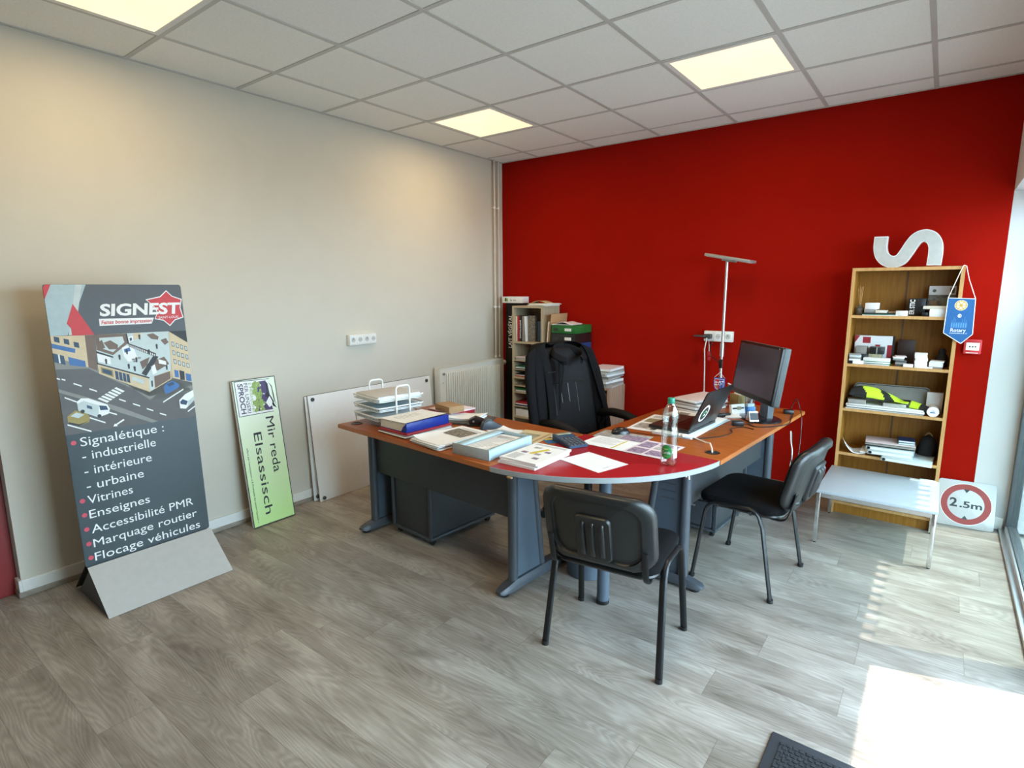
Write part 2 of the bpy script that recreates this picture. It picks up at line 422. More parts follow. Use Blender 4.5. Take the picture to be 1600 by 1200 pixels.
M_['mat_rub'] = mat('dark_rubber_edge', (.030, .034, .042), .6, var=.1)
M_['mat_pile'] = mat('dark_mat_pile', (.018, .020, .024), .95, var=.5, scale=200, bump=.8)
M_['cap'] = mat('green_bottle_cap', (.02, .25, .16), .4)
M_['label_g'] = mat('green_bottle_label', (.02, .22, .05), .45)
M_['beigepl'] = mat('magazine_edges', (.62, .58, .54), .7, color2=(.35, .33, .32), scale=300, stretch=(.2, .2, 4))
M_['bluepl'] = mat('blue_card_holder', (.03, .16, .40), .4)
def gradient_green():
    m = bpy.data.materials.new('pale_green_print'); m.use_nodes = True; nt = m.node_tree; N = nt.nodes; L = nt.links; b = N['Principled BSDF']
    tc = N.new('ShaderNodeTexCoord'); sx = N.new('ShaderNodeSeparateXYZ'); L.new(tc.outputs['Object'], sx.inputs[0])
    rp = N.new('ShaderNodeValToRGB'); L.new(sx.outputs['Y'], rp.inputs['Fac'])
    rp.color_ramp.elements[0].position = .05; rp.color_ramp.elements[1].position = .75
    rp.color_ramp.elements[0].color = (*lin('#c6ea9e'), 1); rp.color_ramp.elements[1].color = (*lin('#e6f2de'), 1)
    L.new(rp.outputs[0], b.inputs['Base Color']); b.inputs['Roughness'].default_value = .4
    return m
M_['gsign'] = gradient_green()
def bottle_plastic():
    m = bpy.data.materials.new('clear_bottle_plastic'); m.use_nodes = True; nt = m.node_tree; N = nt.nodes; L = nt.links
    N.remove(N['Principled BSDF']); out = N['Material Output']
    t = N.new('ShaderNodeBsdfTransparent'); t.inputs['Color'].default_value = (.88, .92, .91, 1)
    g = N.new('ShaderNodeBsdfGlossy'); g.inputs['Roughness'].default_value = .06
    lw = N.new('ShaderNodeLayerWeight'); lw.inputs['Blend'].default_value = .35
    mr = N.new('ShaderNodeMapRange'); L.new(lw.outputs['Facing'], mr.inputs[0]); mr.inputs['To Min'].default_value = .10; mr.inputs['To Max'].default_value = .75
    mx = N.new('ShaderNodeMixShader'); L.new(mr.outputs[0], mx.inputs['Fac']); L.new(t.outputs[0], mx.inputs[1]); L.new(g.outputs[0], mx.inputs[2])
    L.new(mx.outputs[0], out.inputs['Surface']); return m
M_['pet'] = bottle_plastic()
# ================================================================== THE ROOM
H = 2.7575; GX, GY, TP = .4387, .2507, .6
YB = -6.6
struct('floor', MB().box(-.16, 4.12, YB-.1, .1, -.08, 0), M_['floor'])
struct('ceiling', MB().box(-.15, 4.15, YB-.1, .15, H, H+.08), M_['tile'])
# exposed bars of the tile grid and the wall angle
g = MB()
for i in range(6): g.box(GX+TP*i-.012, GX+TP*i+.012, YB, 0, H-.004, H+.001)
for j in range(11): g.box(0, 3.873, -(GY+TP*j)-.012, -(GY+TP*j)+.012, H-.0036, H+.001)
g.box(0, .02, YB, 0, H-.0045, H+.001); g.box(0, 3.873, -.02, 0, H-.0045, H+.001)
struct('trim_1', g, M_['tbar'])
w = MB().box(-.15, 0, -3.989, 0, 0, H).box(-.15, 0, YB, -5.05, 0, H).box(-.15, 0, -5.05, -3.989, 2.12, H)
struct('wall_left', w, M_['wall'])
struct('wall_back', MB().box(-.15, 3.873, 0, .15, 0, H).box(3.873, 4.15, 0.001, .15, 2.1, H), M_['red_wall'])
w = MB().box(3.873, 4.15, YB, 0, 2.1, H).box(3.873, 4.20, 0, .15, 0, 2.1)
struct('wall_right', w, M_['pier'])
struct('wall_front', MB().box(-.15, 4.15, YB-.12, YB, 0, H), M_['wall'])
b = MB().box(0, .013, -3.989, 0, .026, .088, 0, .003).box(0, .020, -3.992, 0, 0, .027, 1, .004)
b.box(-.1, 0.013, -4.003, -3.989, .026, .088, 0, .003).box(-.1, .020, -4.008, -3.989, 0, .027, 1, .004)
struct('baseboard_left', b, [M_['skirt'], M_['floorwood_edge']])
struct('baseboard_back', MB().box(0.02, 3.873, -.014, 0, 0, .06, 0, .003), M_['floorwood_edge'])
struct('baseboard_right', MB().box(3.873, 4.04, -.012, 0, .004, .085, 0, .003), M_['skirt'])
# red door in the left wall, mostly outside the picture
d = struct('door_1', MB().box(-.11, -.06, -4.075, -3.992, 0, 2.10, 0, .004).box(-.11, -.06, -5.05, -4.965, 0, 2.10, 0, .004).box(-.11, -.06, -4.965, -4.075, 2.03, 2.10, 0), M_['red_frame'])
struct('door_leaf', MB().box(-.10, -.075, -4.963, -4.077, .006, 2.028, 0, .002), M_['dark_door'], parent=d)
struct('door_handle', MB().tube([(-.075, -4.88, 1.02), (-.03, -4.88, 1.02), (-.03, -4.76, 1.02)], .009, 10), M_['alu'], parent=d)
# glazed front: window beside the red wall, open doorway, more glass
FX0, FX1 = 4.050, 4.105
def glazing(name, y0, y1, paneM):
    f = MB().box(FX0, FX1, y0, y1, 2.04, 2.10, 0, .003)
    f.box(FX0, FX1, y1-.055, y1, 0, 2.04, 0, .003).box(FX0, FX1, y0, y0+.055, 0, 2.04, 0, .003)
    f.box(FX0+.008, FX1, y0+.055, y1-.055, 0, .055, 0, .003)
    o = struct(name, f, M_['alu_dark'])
    struct('window_sill', MB().box(4.02, FX0+.01, y0, y1, .001, .018, 0, .003).box(FX0-.004, FX0+.008, y0+.055, y1-.055, .018, .05, 0, .002), M_['alu'], parent=o)
    struct('window_pane', MB().box(FX0+.024, FX0+.030, y0+.055, y1-.055, .055, 2.04), paneM, parent=o)
    return o
w1 = glazing('window_1', -1.735, 0, M_['pane'])
struct('added_sun_film', MB().box(FX0+.0225, FX0+.0238, -1.678, -.058, .057, 1.365), M_['film'], parent=w1)  # film added to dim the sun patch, leaving the light bars brighter
dr = struct('door_2', MB().box(FX0, FX1, -1.855, -1.737, 0, 2.10, 0, .003).box(FX0, FX1, -2.94, -2.90, 0, 2.10, 0, .003).box(FX0, FX1, -2.90, -1.855, 2.05, 2.10, 0, .003), M_['alu_dark'])
struct('door_threshold', MB().box(4.03, FX1, -2.90, -1.855, .001, .015, 0, .004), M_['alu'], parent=dr)
glazing('window_2', -3.80, -2.945, M_['clear'])
struct('trim_3', MB().box(3.873, 4.15, YB, -3.805, 0, 2.1), M_['pier'])
# unseen canopy added outside, shaped to throw the shade line and light bars
poly = [(4.16, 1.0), (4.505, 1.0), (4.505, .30)]
y = .28
while y > -1.52:
    poly += [(4.505, y), (4.450, y), (4.450, y-.056), (4.505, y-.056)]; y -= .0985
poly += [(4.505, -1.60), (4.505, -7.2), (4.16, -7.2)]
struct('shade_canopy', MB().prism(poly, 2.350, 2.362), M_['alu_dark'])
struct('floor_outside', MB().box(4.12, 40, -25, 25, -.14, -.02), M_['pave'])

# ceiling lights
def ceiling_light(i, j, label):
    x0, x1 = GX+TP*i+.012, GX+TP*(i+1)-.012; y1, y0 = -(GY+TP*j)-.012, -(GY+TP*(j+1))+.012
    cx, cy = (x0+x1)/2, (y0+y1)/2
    t = thing('ceiling_light', label, 'ceiling light', (cx, cy, H-.006), 0, 'square ceiling light panels')
    a, c = (x1-x0)/2, .262
    f = MB()
    for s in (-1, 1):
        f.box(min(s*c, s*a), max(s*c, s*a), -a, a, 0, .006); f.box(-c, c, min(s*c, s*a), max(s*c, s*a), 0, .006)
    obj('light_frame', f, M_['white'], t)
    obj('diffuser', MB().box(-c, c, -c, c, .0015, .0055), M_['lit'], t)
    d = bpy.data.lights.new('panel_lamp', 'AREA'); o = bpy.data.objects.new('panel_lamp', d); COL.objects.link(o)
    d.size = .5; d.energy = 5.5; d.color = (1, .75, .40); o.location = (cx, cy, H-.012)
ceiling_light(0, 1, 'lit square ceiling panel nearest the corner of red and white walls')
ceiling_light(3, 1, 'lit square ceiling panel above the middle of the red wall')
ceiling_light(0, 5, 'lit square ceiling panel cut by the top edge, above the white wall')
ceiling_light(3, 5, 'unseen lit square ceiling panel over the entrance side of the room')  # out of view, repeats the panel spacing, included for its light

# heating pipes in the corner
t = thing('heating_pipe', 'thin white heating pipe running down the corner beside the red wall', 'pipe', (.035, -.165, .80))
obj('pipe', MB().cyl((0, 0, .052), (0, 0, H-.80), .0095, seg=14).cyl((0, .062, .052), (0, .062, H-.80), .0075, seg=14), M_['wall'], t)
for z in (1.505, .55):
    for yy, rr in ((0, .014), (.062, .011)): obj('pipe_clip', MB().cyl((0, yy, z), (0, yy, z+.02), rr, seg=14).cyl((-.035, yy, z+.01), (0, yy, z+.01), .005, seg=8), M_['white'], t)
for yy, rr in ((0, .012), (.062, .010)): obj('pipe_collar', MB().tube([(0, yy, .075), (0, yy, .052)], rr, 12), M_['white'], t)

# radiator on the white wall
t = thing('radiator', 'white ribbed panel radiator under the pipe in the room corner', 'radiator', (0, -.58, .17))
L2 = .455; rh = .665
p = MB().box(.085, .10, -L2, L2, 0, rh, 0, .004)
n = 27
for k in range(n):
    yy = -L2+.075+(2*L2-.15)*k/(n-1)
    p.box(.098, .113, yy-.0075, yy+.0075, .035, rh-.045, 0, .005)
obj('front_panel', p, M_['rad'], t)
obj('rear_panel', MB().box(.028, .042, -L2, L2, 0, rh, 0, .004), M_['rad'], t)
for s in (-1, 1): obj('side_cover', MB().box(.028, .10, s*L2-.004, s*L2+.004, 0, rh+.004, 0, .002), M_['rad'], t)
gm = MB().box(.026, .032, -L2, L2, rh-.004, rh+.008).box(.096, .102, -L2, L2, rh-.004, rh+.008)
for k in range(60): gm.box(.03, .098, -L2+.008+k*(2*L2-.02)/59, -L2+.012+k*(2*L2-.02)/59, rh-.002, rh+.006)
obj('top_grille', gm, M_['rad'], t)
for s in (-1, 1): obj('wall_bracket', MB().box(0, .03, s*.285-.015, s*.285+.015, .08, .6), M_['rad'], t)
v = MB().cyl((.065, L2, rh-.04), (.065, L2+.03, rh-.04), .012)
v.lathe([(0, 0), (.02, .004), (.026, .02), (.025, .04), (.016, .052), (0, .054)], 20, 0, T(.065, L2+.02, rh-.04) @ RX(-PI/2))
obj('thermostat_valve', v, M_['socket'], t)
obj('vent_plug', MB().cyl((.1, -L2+.032, rh-.045), (.116, -L2+.032, rh-.045), .012), M_['alu'], t)
obj('bleed_plug', MB().cyl((.1, -L2+.036, rh-.125), (.108, -L2+.036, rh-.125), .010), M_['socket'], t)

# sockets
def strip_socket(name, label, M, n, w):
    t = thing(name, label, 'wall socket'); t.matrix_world = M
    obj('housing', MB().box(-w/2, w/2, -.042, .042, 0, .042, 0, .006), M_['socket'], t)
    f = MB()
    for k in range(n):
        h = MB()
        x = -w/2+w*(k+.5)/n; r = min(.024, w/n*.36)
        f.prism([(x-r-.004, -.028), (x+r+.004, -.028), (x+r+.004, .028), (x-r-.004, .028)], .042, .0435)
        h.cyl((x, 0, .0436), (x, 0, .0442), r*.86, seg=20); h.cyl((x-.008, 0, .0442), (x-.008, 0, .0446), .003, seg=8, mat=1).cyl((x+.008, 0, .0442), (x+.008, 0, .0446), .003, seg=8, mat=1)
        if k % 2 == 0: h.cyl((x, .009, .044), (x, .009, .0452), .004, seg=8, mat=1)
        obj('outlet', h, [M_['tbar'], M_['hole']], t)
    obj('face_plate', f, M_['white'], t)
    return t
strip_socket('wall_socket', 'white four-gang wall socket on the white wall above the leaning sheets', frame((0, -1.81, 1.157), (0, 1, 0), (0, 0, 1)), 4, .255)
strip_socket('wall_socket', 'white socket strip on the red wall behind the lamp pole', frame((2.20, 0, 1.157), (1, 0, 0), (0, 0, 1)), 3, .225)
# fire call point
t = thing('fire_call_point', 'small red fire alarm box on the red wall below the blue pennant', 'fire alarm'); t.matrix_world = frame((3.774, 0, 1.165), (1, 0, 0), (0, 0, 1))
obj('housing', MB().box(-.044, .044, -.046, .046, 0, .032, 0, .005), M_['logo_red'], t)
obj('push_plate', MB().box(-.033, .033, -.022, .026, .032, .035, 0, .003), M_['white'], t)
for k in (-1, 0, 1):
    s = MB(); s.prism([(k*.014-.004, -.003), (k*.014+.004, -.003), (k*.014+.004, .005), (k*.014-.004, .005)], .0352, .0358); obj('printed_mark', s, M_['hole'], t)
obj('white_line', MB().box(-.03, .03, -.04, -.036, .032, .0326), M_['white'], t)
obj('flip_cover', MB().box(-.042, .042, .036, .044, .03, .044, 0, .002), M_['logo_red'], t)
# ================================================================== DESKS
DA = R(-4.25); DO = (2.062, -1.902, 0); DZ = .73
def desk_pt(u, v): return (DO[0]+u*math.cos(DA)-v*math.sin(DA), DO[1]+u*math.sin(DA)+v*math.cos(DA))
DM = T(*DO) @ RZ(DA)
def c_leg(parent, axis, pos, front, back, sgn, slits=False):
    """T-leg: foot bar, upright front column, leaning rear column, sheet between. axis 'v': foot along v at u=pos; axis 'u': along u at v=pos"""
    # local leg frame: s along the foot (front=0 -> back), x across
    if axis == 'v': M = frame((pos, front, 0), (0, sgn, 0), (-sgn, 0, 0))
    else: M = frame((front, pos, 0), (sgn, 0, 0), (0, sgn, 0))
    Lf = abs(back-front)
    # foot : tapered flat bar
    rings = []
    for s, hw, z0, z1 in ((0, .018, .022, .034), (.015, .030, .018, .042), (.06, .036, .016, .052), (.12, .036, .016, .064), (Lf-.12, .036, .016, .064), (Lf-.05, .034, .016, .05), (Lf, .018, .02, .036)):
        rings.append([(s, -hw, z0), (s, hw, z0), (s, hw, (z0+z1)/2), (s, hw*.7, z1), (s, -hw*.7, z1), (s, -hw, (z0+z1)/2)])
    obj('leg_foot', MB().loft(rings), M_['anth'], parent, M=M)
    gl = MB()
    for s in (.045, Lf-.05): gl.lathe([(.026, 0), (.028, .004), (.028, .016), (.018, .020)], 20, 0, T(s, 0, 0))
    obj('glide', gl, M_['blk'], parent, M=M)
    c = MB().tube([(.115, 0, .05), (.115, 0, DZ-.03)], .026, 18)
    c.tube([(.345, 0, .05), (.262, 0, DZ-.03)], .022, 16)
    c.box(.09, .46, -.02, .02, DZ-.05, DZ-.027, 0, .004)
    obj('leg_column', c, M_['anth'], parent, M=M)
    pl = MB().prism([(.125, .055), (.335, .055), (.258, DZ-.05), (.125, DZ-.05)], -.010, .010, 0, RX(PI/2))
    if slits:
        for z in (.46, .50, .54, .58, .62): pl.box(.17, .25, -.0112, -.0100, z, z+.004, 1).box(.17, .25, .0100, .0112, z, z+.004, 1)
    obj('leg_panel', pl, [M_['anth3'], M_['steelgrey']], parent, M=M)
def grommet(parent, u, v):
    obj('cable_grommet', MB().lathe([(.034, 0), (.036, .002), (.030, .0035), (.026, .001), (.0, .0005)], 28, 0, T(u, v, DZ)), M_['blk'], parent)
TT = .026   # desktop thickness
def desktop(parent, u0, u1, v0, v1):
    mb = MB().box(u0, u1, v0, v1, DZ-TT, DZ, 0, .003)
    mb.box(u0-.0015, u1+.0015, v0-.0015, v1+.0015, DZ-TT+.003, DZ-.003, 1)
    return obj('desktop', mb, [M_['desk'], M_['desk_edge']], parent)
t = thing('desk', 'cherry wood desk with grey legs in front of the white wall, piled with files', 'desk', DO, DA, 'cherry desks of the corner workstation')
desktop(t, -1.276, -.002, -.767, 0)
c_leg(t, 'v', -1.238, -.672, -.10, 1); c_leg(t, 'v', -.055, -.660, -.08, 1)
obj('modesty_panel', MB().box(-1.215, -.075, -.545, -.527, .385, DZ-TT, 0, .002), M_['anth2'], t)
grommet(t, -1.20, -.685)
t = thing('desk', 'cherry wood desk with grey legs along which the monitor and laptop stand', 'desk', DO, DA, 'cherry desks of the corner workstation')
desktop(t, .012, .770, .012, 1.452)
c_leg(t, 'u', .065, .700, .14, -1, True); c_leg(t, 'u', 1.375, .700, .14, -1)
obj('modesty_panel', MB().box(.525, .543, .085, 1.355, .385, DZ-TT, 0, .002), M_['anth2'], t)
grommet(t, .690, .112)
# red quarter-round link top
t = thing('corner_table', 'red quarter-round table top with grey rim joining the two desks', 'table', DO, DA)
arc = []
for k in range(41):
    a = PI/2*k/40; r = .767-.024*math.sin(2*a); arc.append((r*math.sin(a), -r*math.cos(a)))
poly = [(.001, .009)] + [(.001, -.767)] + arc[1:-1] + [(.767, .009)]
obj('red_top', MB().prism(poly, DZ-TT, DZ-.0004, 0, None, .0015, 1), [M_['red_top'], M_['grey_edge']], t)
inner = [(p[0]*1.0015, p[1]*1.0015) for p in arc]
obj('rim_band', MB().loft([[(p[0], p[1], DZ-TT+.001), (p[0]*1.003, p[1]*1.003, DZ-TT+.002), (p[0]*1.003, p[1]*1.003, DZ-.0025), (p[0], p[1], DZ-.0015)] for p in arc]), M_['grey_edge'], t)
obj('post_leg', MB().lathe([(.030, .018), (.030, DZ-TT-.006), (.055, DZ-TT-.004), (.055, DZ-TT)], 28, 0, T(.361, -.345, 0)), M_['anth3'], t)
obj('leg_glide', MB().lathe([(.029, 0), (.032, .004), (.032, .020), (.0, .021)], 28, 0, T(.361, -.345, 0)), M_['blk'], t)
obj('clip', MB().box(.10, .128, -.765, -.752, DZ-TT-.008, DZ-TT, 0, .002), M_['card'], t)
obj('cable_hook', MB().tube([(.655, -.115, DZ-TT), (.68, -.135, DZ-TT-.02), (.685, -.14, DZ-TT-.045), (.665, -.125, DZ-TT-.05), (.655, -.115, DZ-TT-.03)], .005, 8), M_['socket'], t)

# pedestal below the left desk
def pedestal(name, label, u0, u1, v0, v1, front):
    cu, cv = (u0+u1)/2, (v0+v1)/2
    p = desk_pt(cu, cv); t = thing(name, label, 'drawer unit', (p[0], p[1], 0), DA, 'dark drawer units under the desks')
    a, b = (u1-u0)/2, (v1-v0)/2
    c = MB().box(-a+.02, a-.02, -b+.012, b-.012, .052, .575, 0, .002)
    obj('carcass', c, M_['anth2'], t)
    f = MB()
    for sx in (-1, 1):
        for sy in (-1, 1): f.box(sx*a-(.024 if sx > 0 else 0), sx*a+(.024 if sx < 0 else 0), sy*b-(.014 if sy > 0 else 0), sy*b+(.014 if sy < 0 else 0), .045, .58, 0, .004)
    f.box(-a, a, -b, b, .038, .056, 0, .004); f.box(-a, a, -b, b, .572, .592, 0, .004)
    obj('edge_frame', f, M_['anth'], t)
    for k in range(3):
        z0 = .07+k*.168; yy = -b if front < 0 else b
        d = obj('drawer', MB().box(-a+.026, a-.026, min(yy, yy+front*.012), max(yy, yy+front*.012), z0, z0+.158, 0, .003), M_['anth'], t)
        obj('handle', MB().box(-.06, .06, min(yy+front*.012, yy+front*.024), max(yy+front*.012, yy+front*.024), z0+.12, z0+.132, 0, .003), M_['alu'], d)
    for sx in (-1, 1):
        for sy in (-1, 1):
            obj('castor', MB().cyl((sx*(a-.035)-.01, sy*(b-.04), .019), (sx*(a-.035)+.01, sy*(b-.04), .019), .019).box(sx*(a-.035)-.008, sx*(a-.035)+.008, sy*(b-.04)-.008, sy*(b-.04)+.008, .018, .04), M_['blk'], t)
pedestal('drawer_unit', 'dark steel drawer unit on castors under the desk by the white wall', -1.115, -.735, -.515, .045, 1)
pedestal('drawer_unit', 'dark steel drawer unit under the far half of the monitor desk', .12, .50, .72, 1.22, -1)
p = desk_pt(.125, -.13)
t = thing('waste_bin', 'slate blue round waste bin under the corner of the desks', 'waste bin', (p[0], p[1], 0))
obj('bin_body', MB().lathe([(0, .001), (.108, 0), (.112, .004), (.128, .30), (.133, .302), (.133, .310), (.126, .310), (.122, .30), (.106, .012), (0, .012)], 36), M_['anth3'], t)
obj('bin_liner', MB().lathe([(.134, .29), (.137, .315), (.128, .318), (.118, .25), (.10, .06)], 36), M_['blk'], t)

# ================================================================== VISITOR CHAIRS
def rrect(w, h, r, n=6):
    pts = []
    for cx, cy, a0 in ((w/2-r, h/2-r, 0), (-w/2+r, h/2-r, 90), (-w/2+r, -h/2+r, 180), (w/2-r, -h/2+r, 270)):
        for k in range(n+1):
            a = R(a0+90*k/n); pts.append((cx+r*math.cos(a), cy+r*math.sin(a)))
    return pts
def arc_pts(p0, p1, p2, n=7):
    p0, p1, p2 = map(Vector, (p0, p1, p2)); return [tuple(p0*(1-t)**2 + p1*2*t*(1-t) + p2*t*t) for t in [k/n for k in range(n+1)]]
def visitor_chair(label):
    t = thing('visitor_chair', label, 'chair', (0, 0, 0), 0, 'black visitor chairs at the desks')
    for s in (-1, 1):
        # inverted U of oval tube: rear foot, over the seat side, front foot
        a = [(s*.250, -.205, .012), (s*.236, -.140, .372)]
        a += arc_pts((s*.234, -.130, .39), (s*.232, -.118, .445), (s*.230, -.065, .448))
        b = arc_pts((s*.230, .085, .438), (s*.232, .140, .435), (s*.236, .152, .38)); b += [(s*.252, .200, .012)]
        obj('leg_frame', MB().tube(a+b, .0155, 12, flat=.62, up=(1, 0, 0)), M_['blk_steel'], t)
        obj('foot_cap', MB().cyl((s*.2505, -.206, 0), (s*.250, -.2045, .018), .0155, seg=12), M_['blk'], t)
        obj('foot_cap', MB().cyl((s*.2525, .201, 0), (s*.252, .1995, .018), .0155, seg=12), M_['blk'], t)
        k = [(s*.195, .02, .425), (s*.195, -.14, .415)] + arc_pts((s*.195, -.19, .412), (s*.195, -.235, .41), (s*.195, -.247, .45)) + [(s*.195, -.275, .56)]
        obj('back_bracket', MB().tube(k, .013, 10, flat=.4, up=(1, 0, 0)), M_['blk_steel'], t)
    for yy in (-.07, .10): obj('cross_bar', MB().tube([(-.232, yy, .437), (-.21, yy, .413), (.21, yy, .413), (.232, yy, .437)], .009, 10), M_['blk_steel'], t)
    # seat: padded upholstered top on a plastic pan
    out = rrect(.455, .43, .075)
    rings = []
    for sc, z in ((.90, .420), (.985, .430), (1.0, .446), (.985, .462), (.93, .473), (.80, .478), (.5, .480), (.15, .480)):
        rings.append([(x*sc, y*sc-.005, z - .010*max(0, (y*sc-.10)/.12)**2 + .006*abs(x*sc/.22)**2*min(sc, 1)) for x, y in out])
    obj('seat_pad', MB().loft(rings), M_['fab'], t)
    rings = [[(x*sc, y*sc-.005, z - .008*max(0, (y*sc-.10)/.12)**2) for x, y in out] for sc, z in ((.6, .408), (.93, .412), (.965, .422), (.95, .430))]
    obj('seat_shell', MB().loft(rings), M_['blk'], t)
    # back: curved shell; local bx across, bz up the back
    def back(x, z, d): # d depth towards the rear
        z = z-.030; lean = R(14); zz = z-.47
        base = Vector((x, -.222-zz*math.sin(lean)+.055*(x/.23)**2*1.0-.030, .47+zz*math.cos(lean)))
        return base + Vector((0, -math.cos(lean), -math.sin(lean)*.6))*d
    o = rrect(.462, .325, .085, 8)
    def ring(sx, d, inset=0): return [back(x*sx, .655+y*sx, d) for x, y in o]
    sh = MB().loft([ring(1.0, -.004), ring(1.015, .006), ring(1.0, .020), ring(.955, .028), ring(.88, .030)], caps=False)
    # recessed rear panel following the curve
    def disc(mb, polyf, d0, n=8, m=0):
        rs = [ [back(x*k/n, .655+y*k/n, d0) for x, y in polyf] for k in range(n, 0, -1)]
        b = len(mb.v); mb.loft(rs, m, True, False); cidx = len(mb.v); mb.add([back(0, .655, d0)], [], m)
        nn = len(polyf); base = cidx-nn
        for k in range(nn): mb.f.append([base+k, base+(k+1) % nn, cidx]); mb.m.append(m)
    sh.loft([[back(x*.88, .655+y*.88, .030) for x, y in o], [back(x*.81, .655+y*.82, .0305) for x, y in o], [back(x*.80, .655+y*.80, .020) for x, y in o], [back(x*.77, .655+y*.76, .016) for x, y in o]], caps=False)
    pp = [(x*.77, y*.76) for x, y in o]; disc(sh, pp, .016)
    disc(sh, o, -.004)
    obj('back_shell', sh, M_['shell'], t, 50)
    rb = MB()
    q = rrect(.150, .200, .022, 5)
    rb.loft([[back(x*sc, .625+y*sc, d) for x, y in q] for sc, d in ((1.0, .014), (.98, .026), (.93, .030))], caps=False)
    rb.loft([[back(x*.93, .625+y*.93, .030) for x, y in q], [back(x*.01, .625+y*.01, .030) for x, y in q]], caps=False)
    for k in (-1, 0, 1):
        q2 = rrect(.020, .160, .0095, 4)
        rb.loft([[back(k*.040+x*sc, .622+y*sc, d) for x, y in q2] for sc, d in ((1, .029), (.9, .038), (.5, .042), (.05, .042))], caps=False)
    obj('rear_rib_block', rb, M_['shell'], t, 50)
    fr = MB().loft([[back(x*sc, .655+y*sc, d) for x, y in o] for sc, d in ((.97, -.003), (.985, -.012), (.95, -.022), (.85, -.026), (.5, -.028), (.05, -.028))], caps=False)
    obj('back_pad', fr, M_['fab'], t, 60)
    return t
ch = visitor_chair('black visitor chair in the foreground, ribbed backrest towards the viewer')
dup(ch, (2.878, -1.514, 0), R(84.8), 'black visitor chair seen from the side, facing the monitor desk')
ch.location = (2.575, -2.484, 0); ch.rotation_euler = (0, 0, R(7.2))

# ================================================================== OFFICE CHAIR + JACKET
OCX, OCY, OCR = 1.80, -1.375, R(-15)      # local +x is where the chair faces
t = thing('office_chair', 'black leather swivel chair with stitched back and padded arms behind the desks', 'chair', (OCX, OCY, 0), OCR)
b = MB()
for k in range(5):
    a = 2*PI*k/5+.3; c, s_ = math.cos(a), math.sin(a)
    b.tube([(.03*c, .03*s_, .10), (.16*c, .16*s_, .088), (.30*c, .30*s_, .066)], [.028, .024, .016], 10)
    obj('castor', MB().cyl((.30*c-.02*s_, .30*s_+.02*c, .028), (.30*c+.02*s_, .30*s_-.02*c, .028), .028, seg=18).cyl((.30*c, .30*s_, .03), (.30*c, .30*s_, .07), .008, seg=8), M_['blk'], t)
obj('star_base', b, M_['blk'], t)
obj('gas_lift', MB().cyl((0, 0, .08), (0, 0, .25), .028).cyl((0, 0, .25), (0, 0, .40), .018, mat=1).box(-.11, .11, -.09, .09, .39, .425, 0, .01), [M_['blk'], M_['chrome']], t)
sq = rrect(.52, .52, .10)
obj('seat', MB().loft([[(x*k+.02, y*k, z) for x, y in sq] for k, z in ((.85, .42), (.97, .43), (1.0, .46), (.98, .495), (.88, .515), (.5, .522), (.05, .522))]), M_['leather'], t, 60)
# backrest: leaning shell
BL = .66; LEAN = R(12)
def bk(y, z, d): # z height along back from .47, d thickness forward
    x = -.235 - (z)*math.sin(LEAN) + .05*(y/.25)**2
    return (x + d*math.cos(LEAN), y, .49 + z*math.cos(LEAN) + d*math.sin(LEAN)*.5)
def bw(z): # half width of the back at height z
    q = z/BL; return (.245 if q < .6 else .245-.035*((q-.6)/.4)**2)
prof = []
def back_ring(d, sc):
    pts = []
    n = 10
    o = []
    for k in range(n+1): q = k/n; o.append((bw(q*BL*.92+.02), q*BL*.92+.02))
    top = [(bw(BL*.94)*(math.cos(a)**.6), BL*.94+.06*BL*math.sin(a)) for a in [R(x) for x in (20, 45, 70)]]
    right = o+top; left = [(-y, z) for y, z in reversed(right)]
    return [bk(y*sc, BL/2+(z-BL/2)*sc, d) for y, z in right+left]
obj('backrest', MB().loft([back_ring(d, s_) for d, s_ in ((-.03, .90), (-.028, .96), (0, 1), (.035, 1), (.055, .965), (.065, .88), (.068, .6), (.068, .1))]), M_['leather'], t, 60)
st = MB()
for y in (-.105, -.035, .035, .105):
    st.tube([bk(y, z, .0685) for z in (.10, .20, .30, .40)], .0026, 6)
for z in (.41,): st.tube([bk(y, z, .070) for y in (-.18, -.09, 0, .09, .18)], .004, 6, 1)
st.tube([bk(y, .09, .070) for y in (-.18, -.09, 0, .09, .18)], .004, 6, 1)
obj('stitching', st, [M_['stitch'], M_['blk']], t)
for s in (-1, 1):
    obj('arm_support', MB().tube([(.16, s*.235, .45), (.175, s*.275, .47), (.17, s*.285, .56), (.13, s*.285, .648)], [.016, .018, .018, .016], 10), M_['blk'], t)
    a = MB().tube([(-.17, s*.235, .45), (-.17, s*.278, .47), (-.16, s*.285, .57), (-.12, s*.285, .648)], [.016, .018, .018, .016], 10)
    obj('arm_support', a, M_['blk'], t)
    pts = [(-.19, .645), (-.14, .668), (-.05, .682), (.06, .680), (.15, .662), (.20, .635), (.21, .612)]
    obj('arm_pad', MB().tube([(x, s*.285, z) for x, z in pts], [.018, .027, .030, .030, .028, .022, .012], 14, flat=1.15), M_['leather'], t)
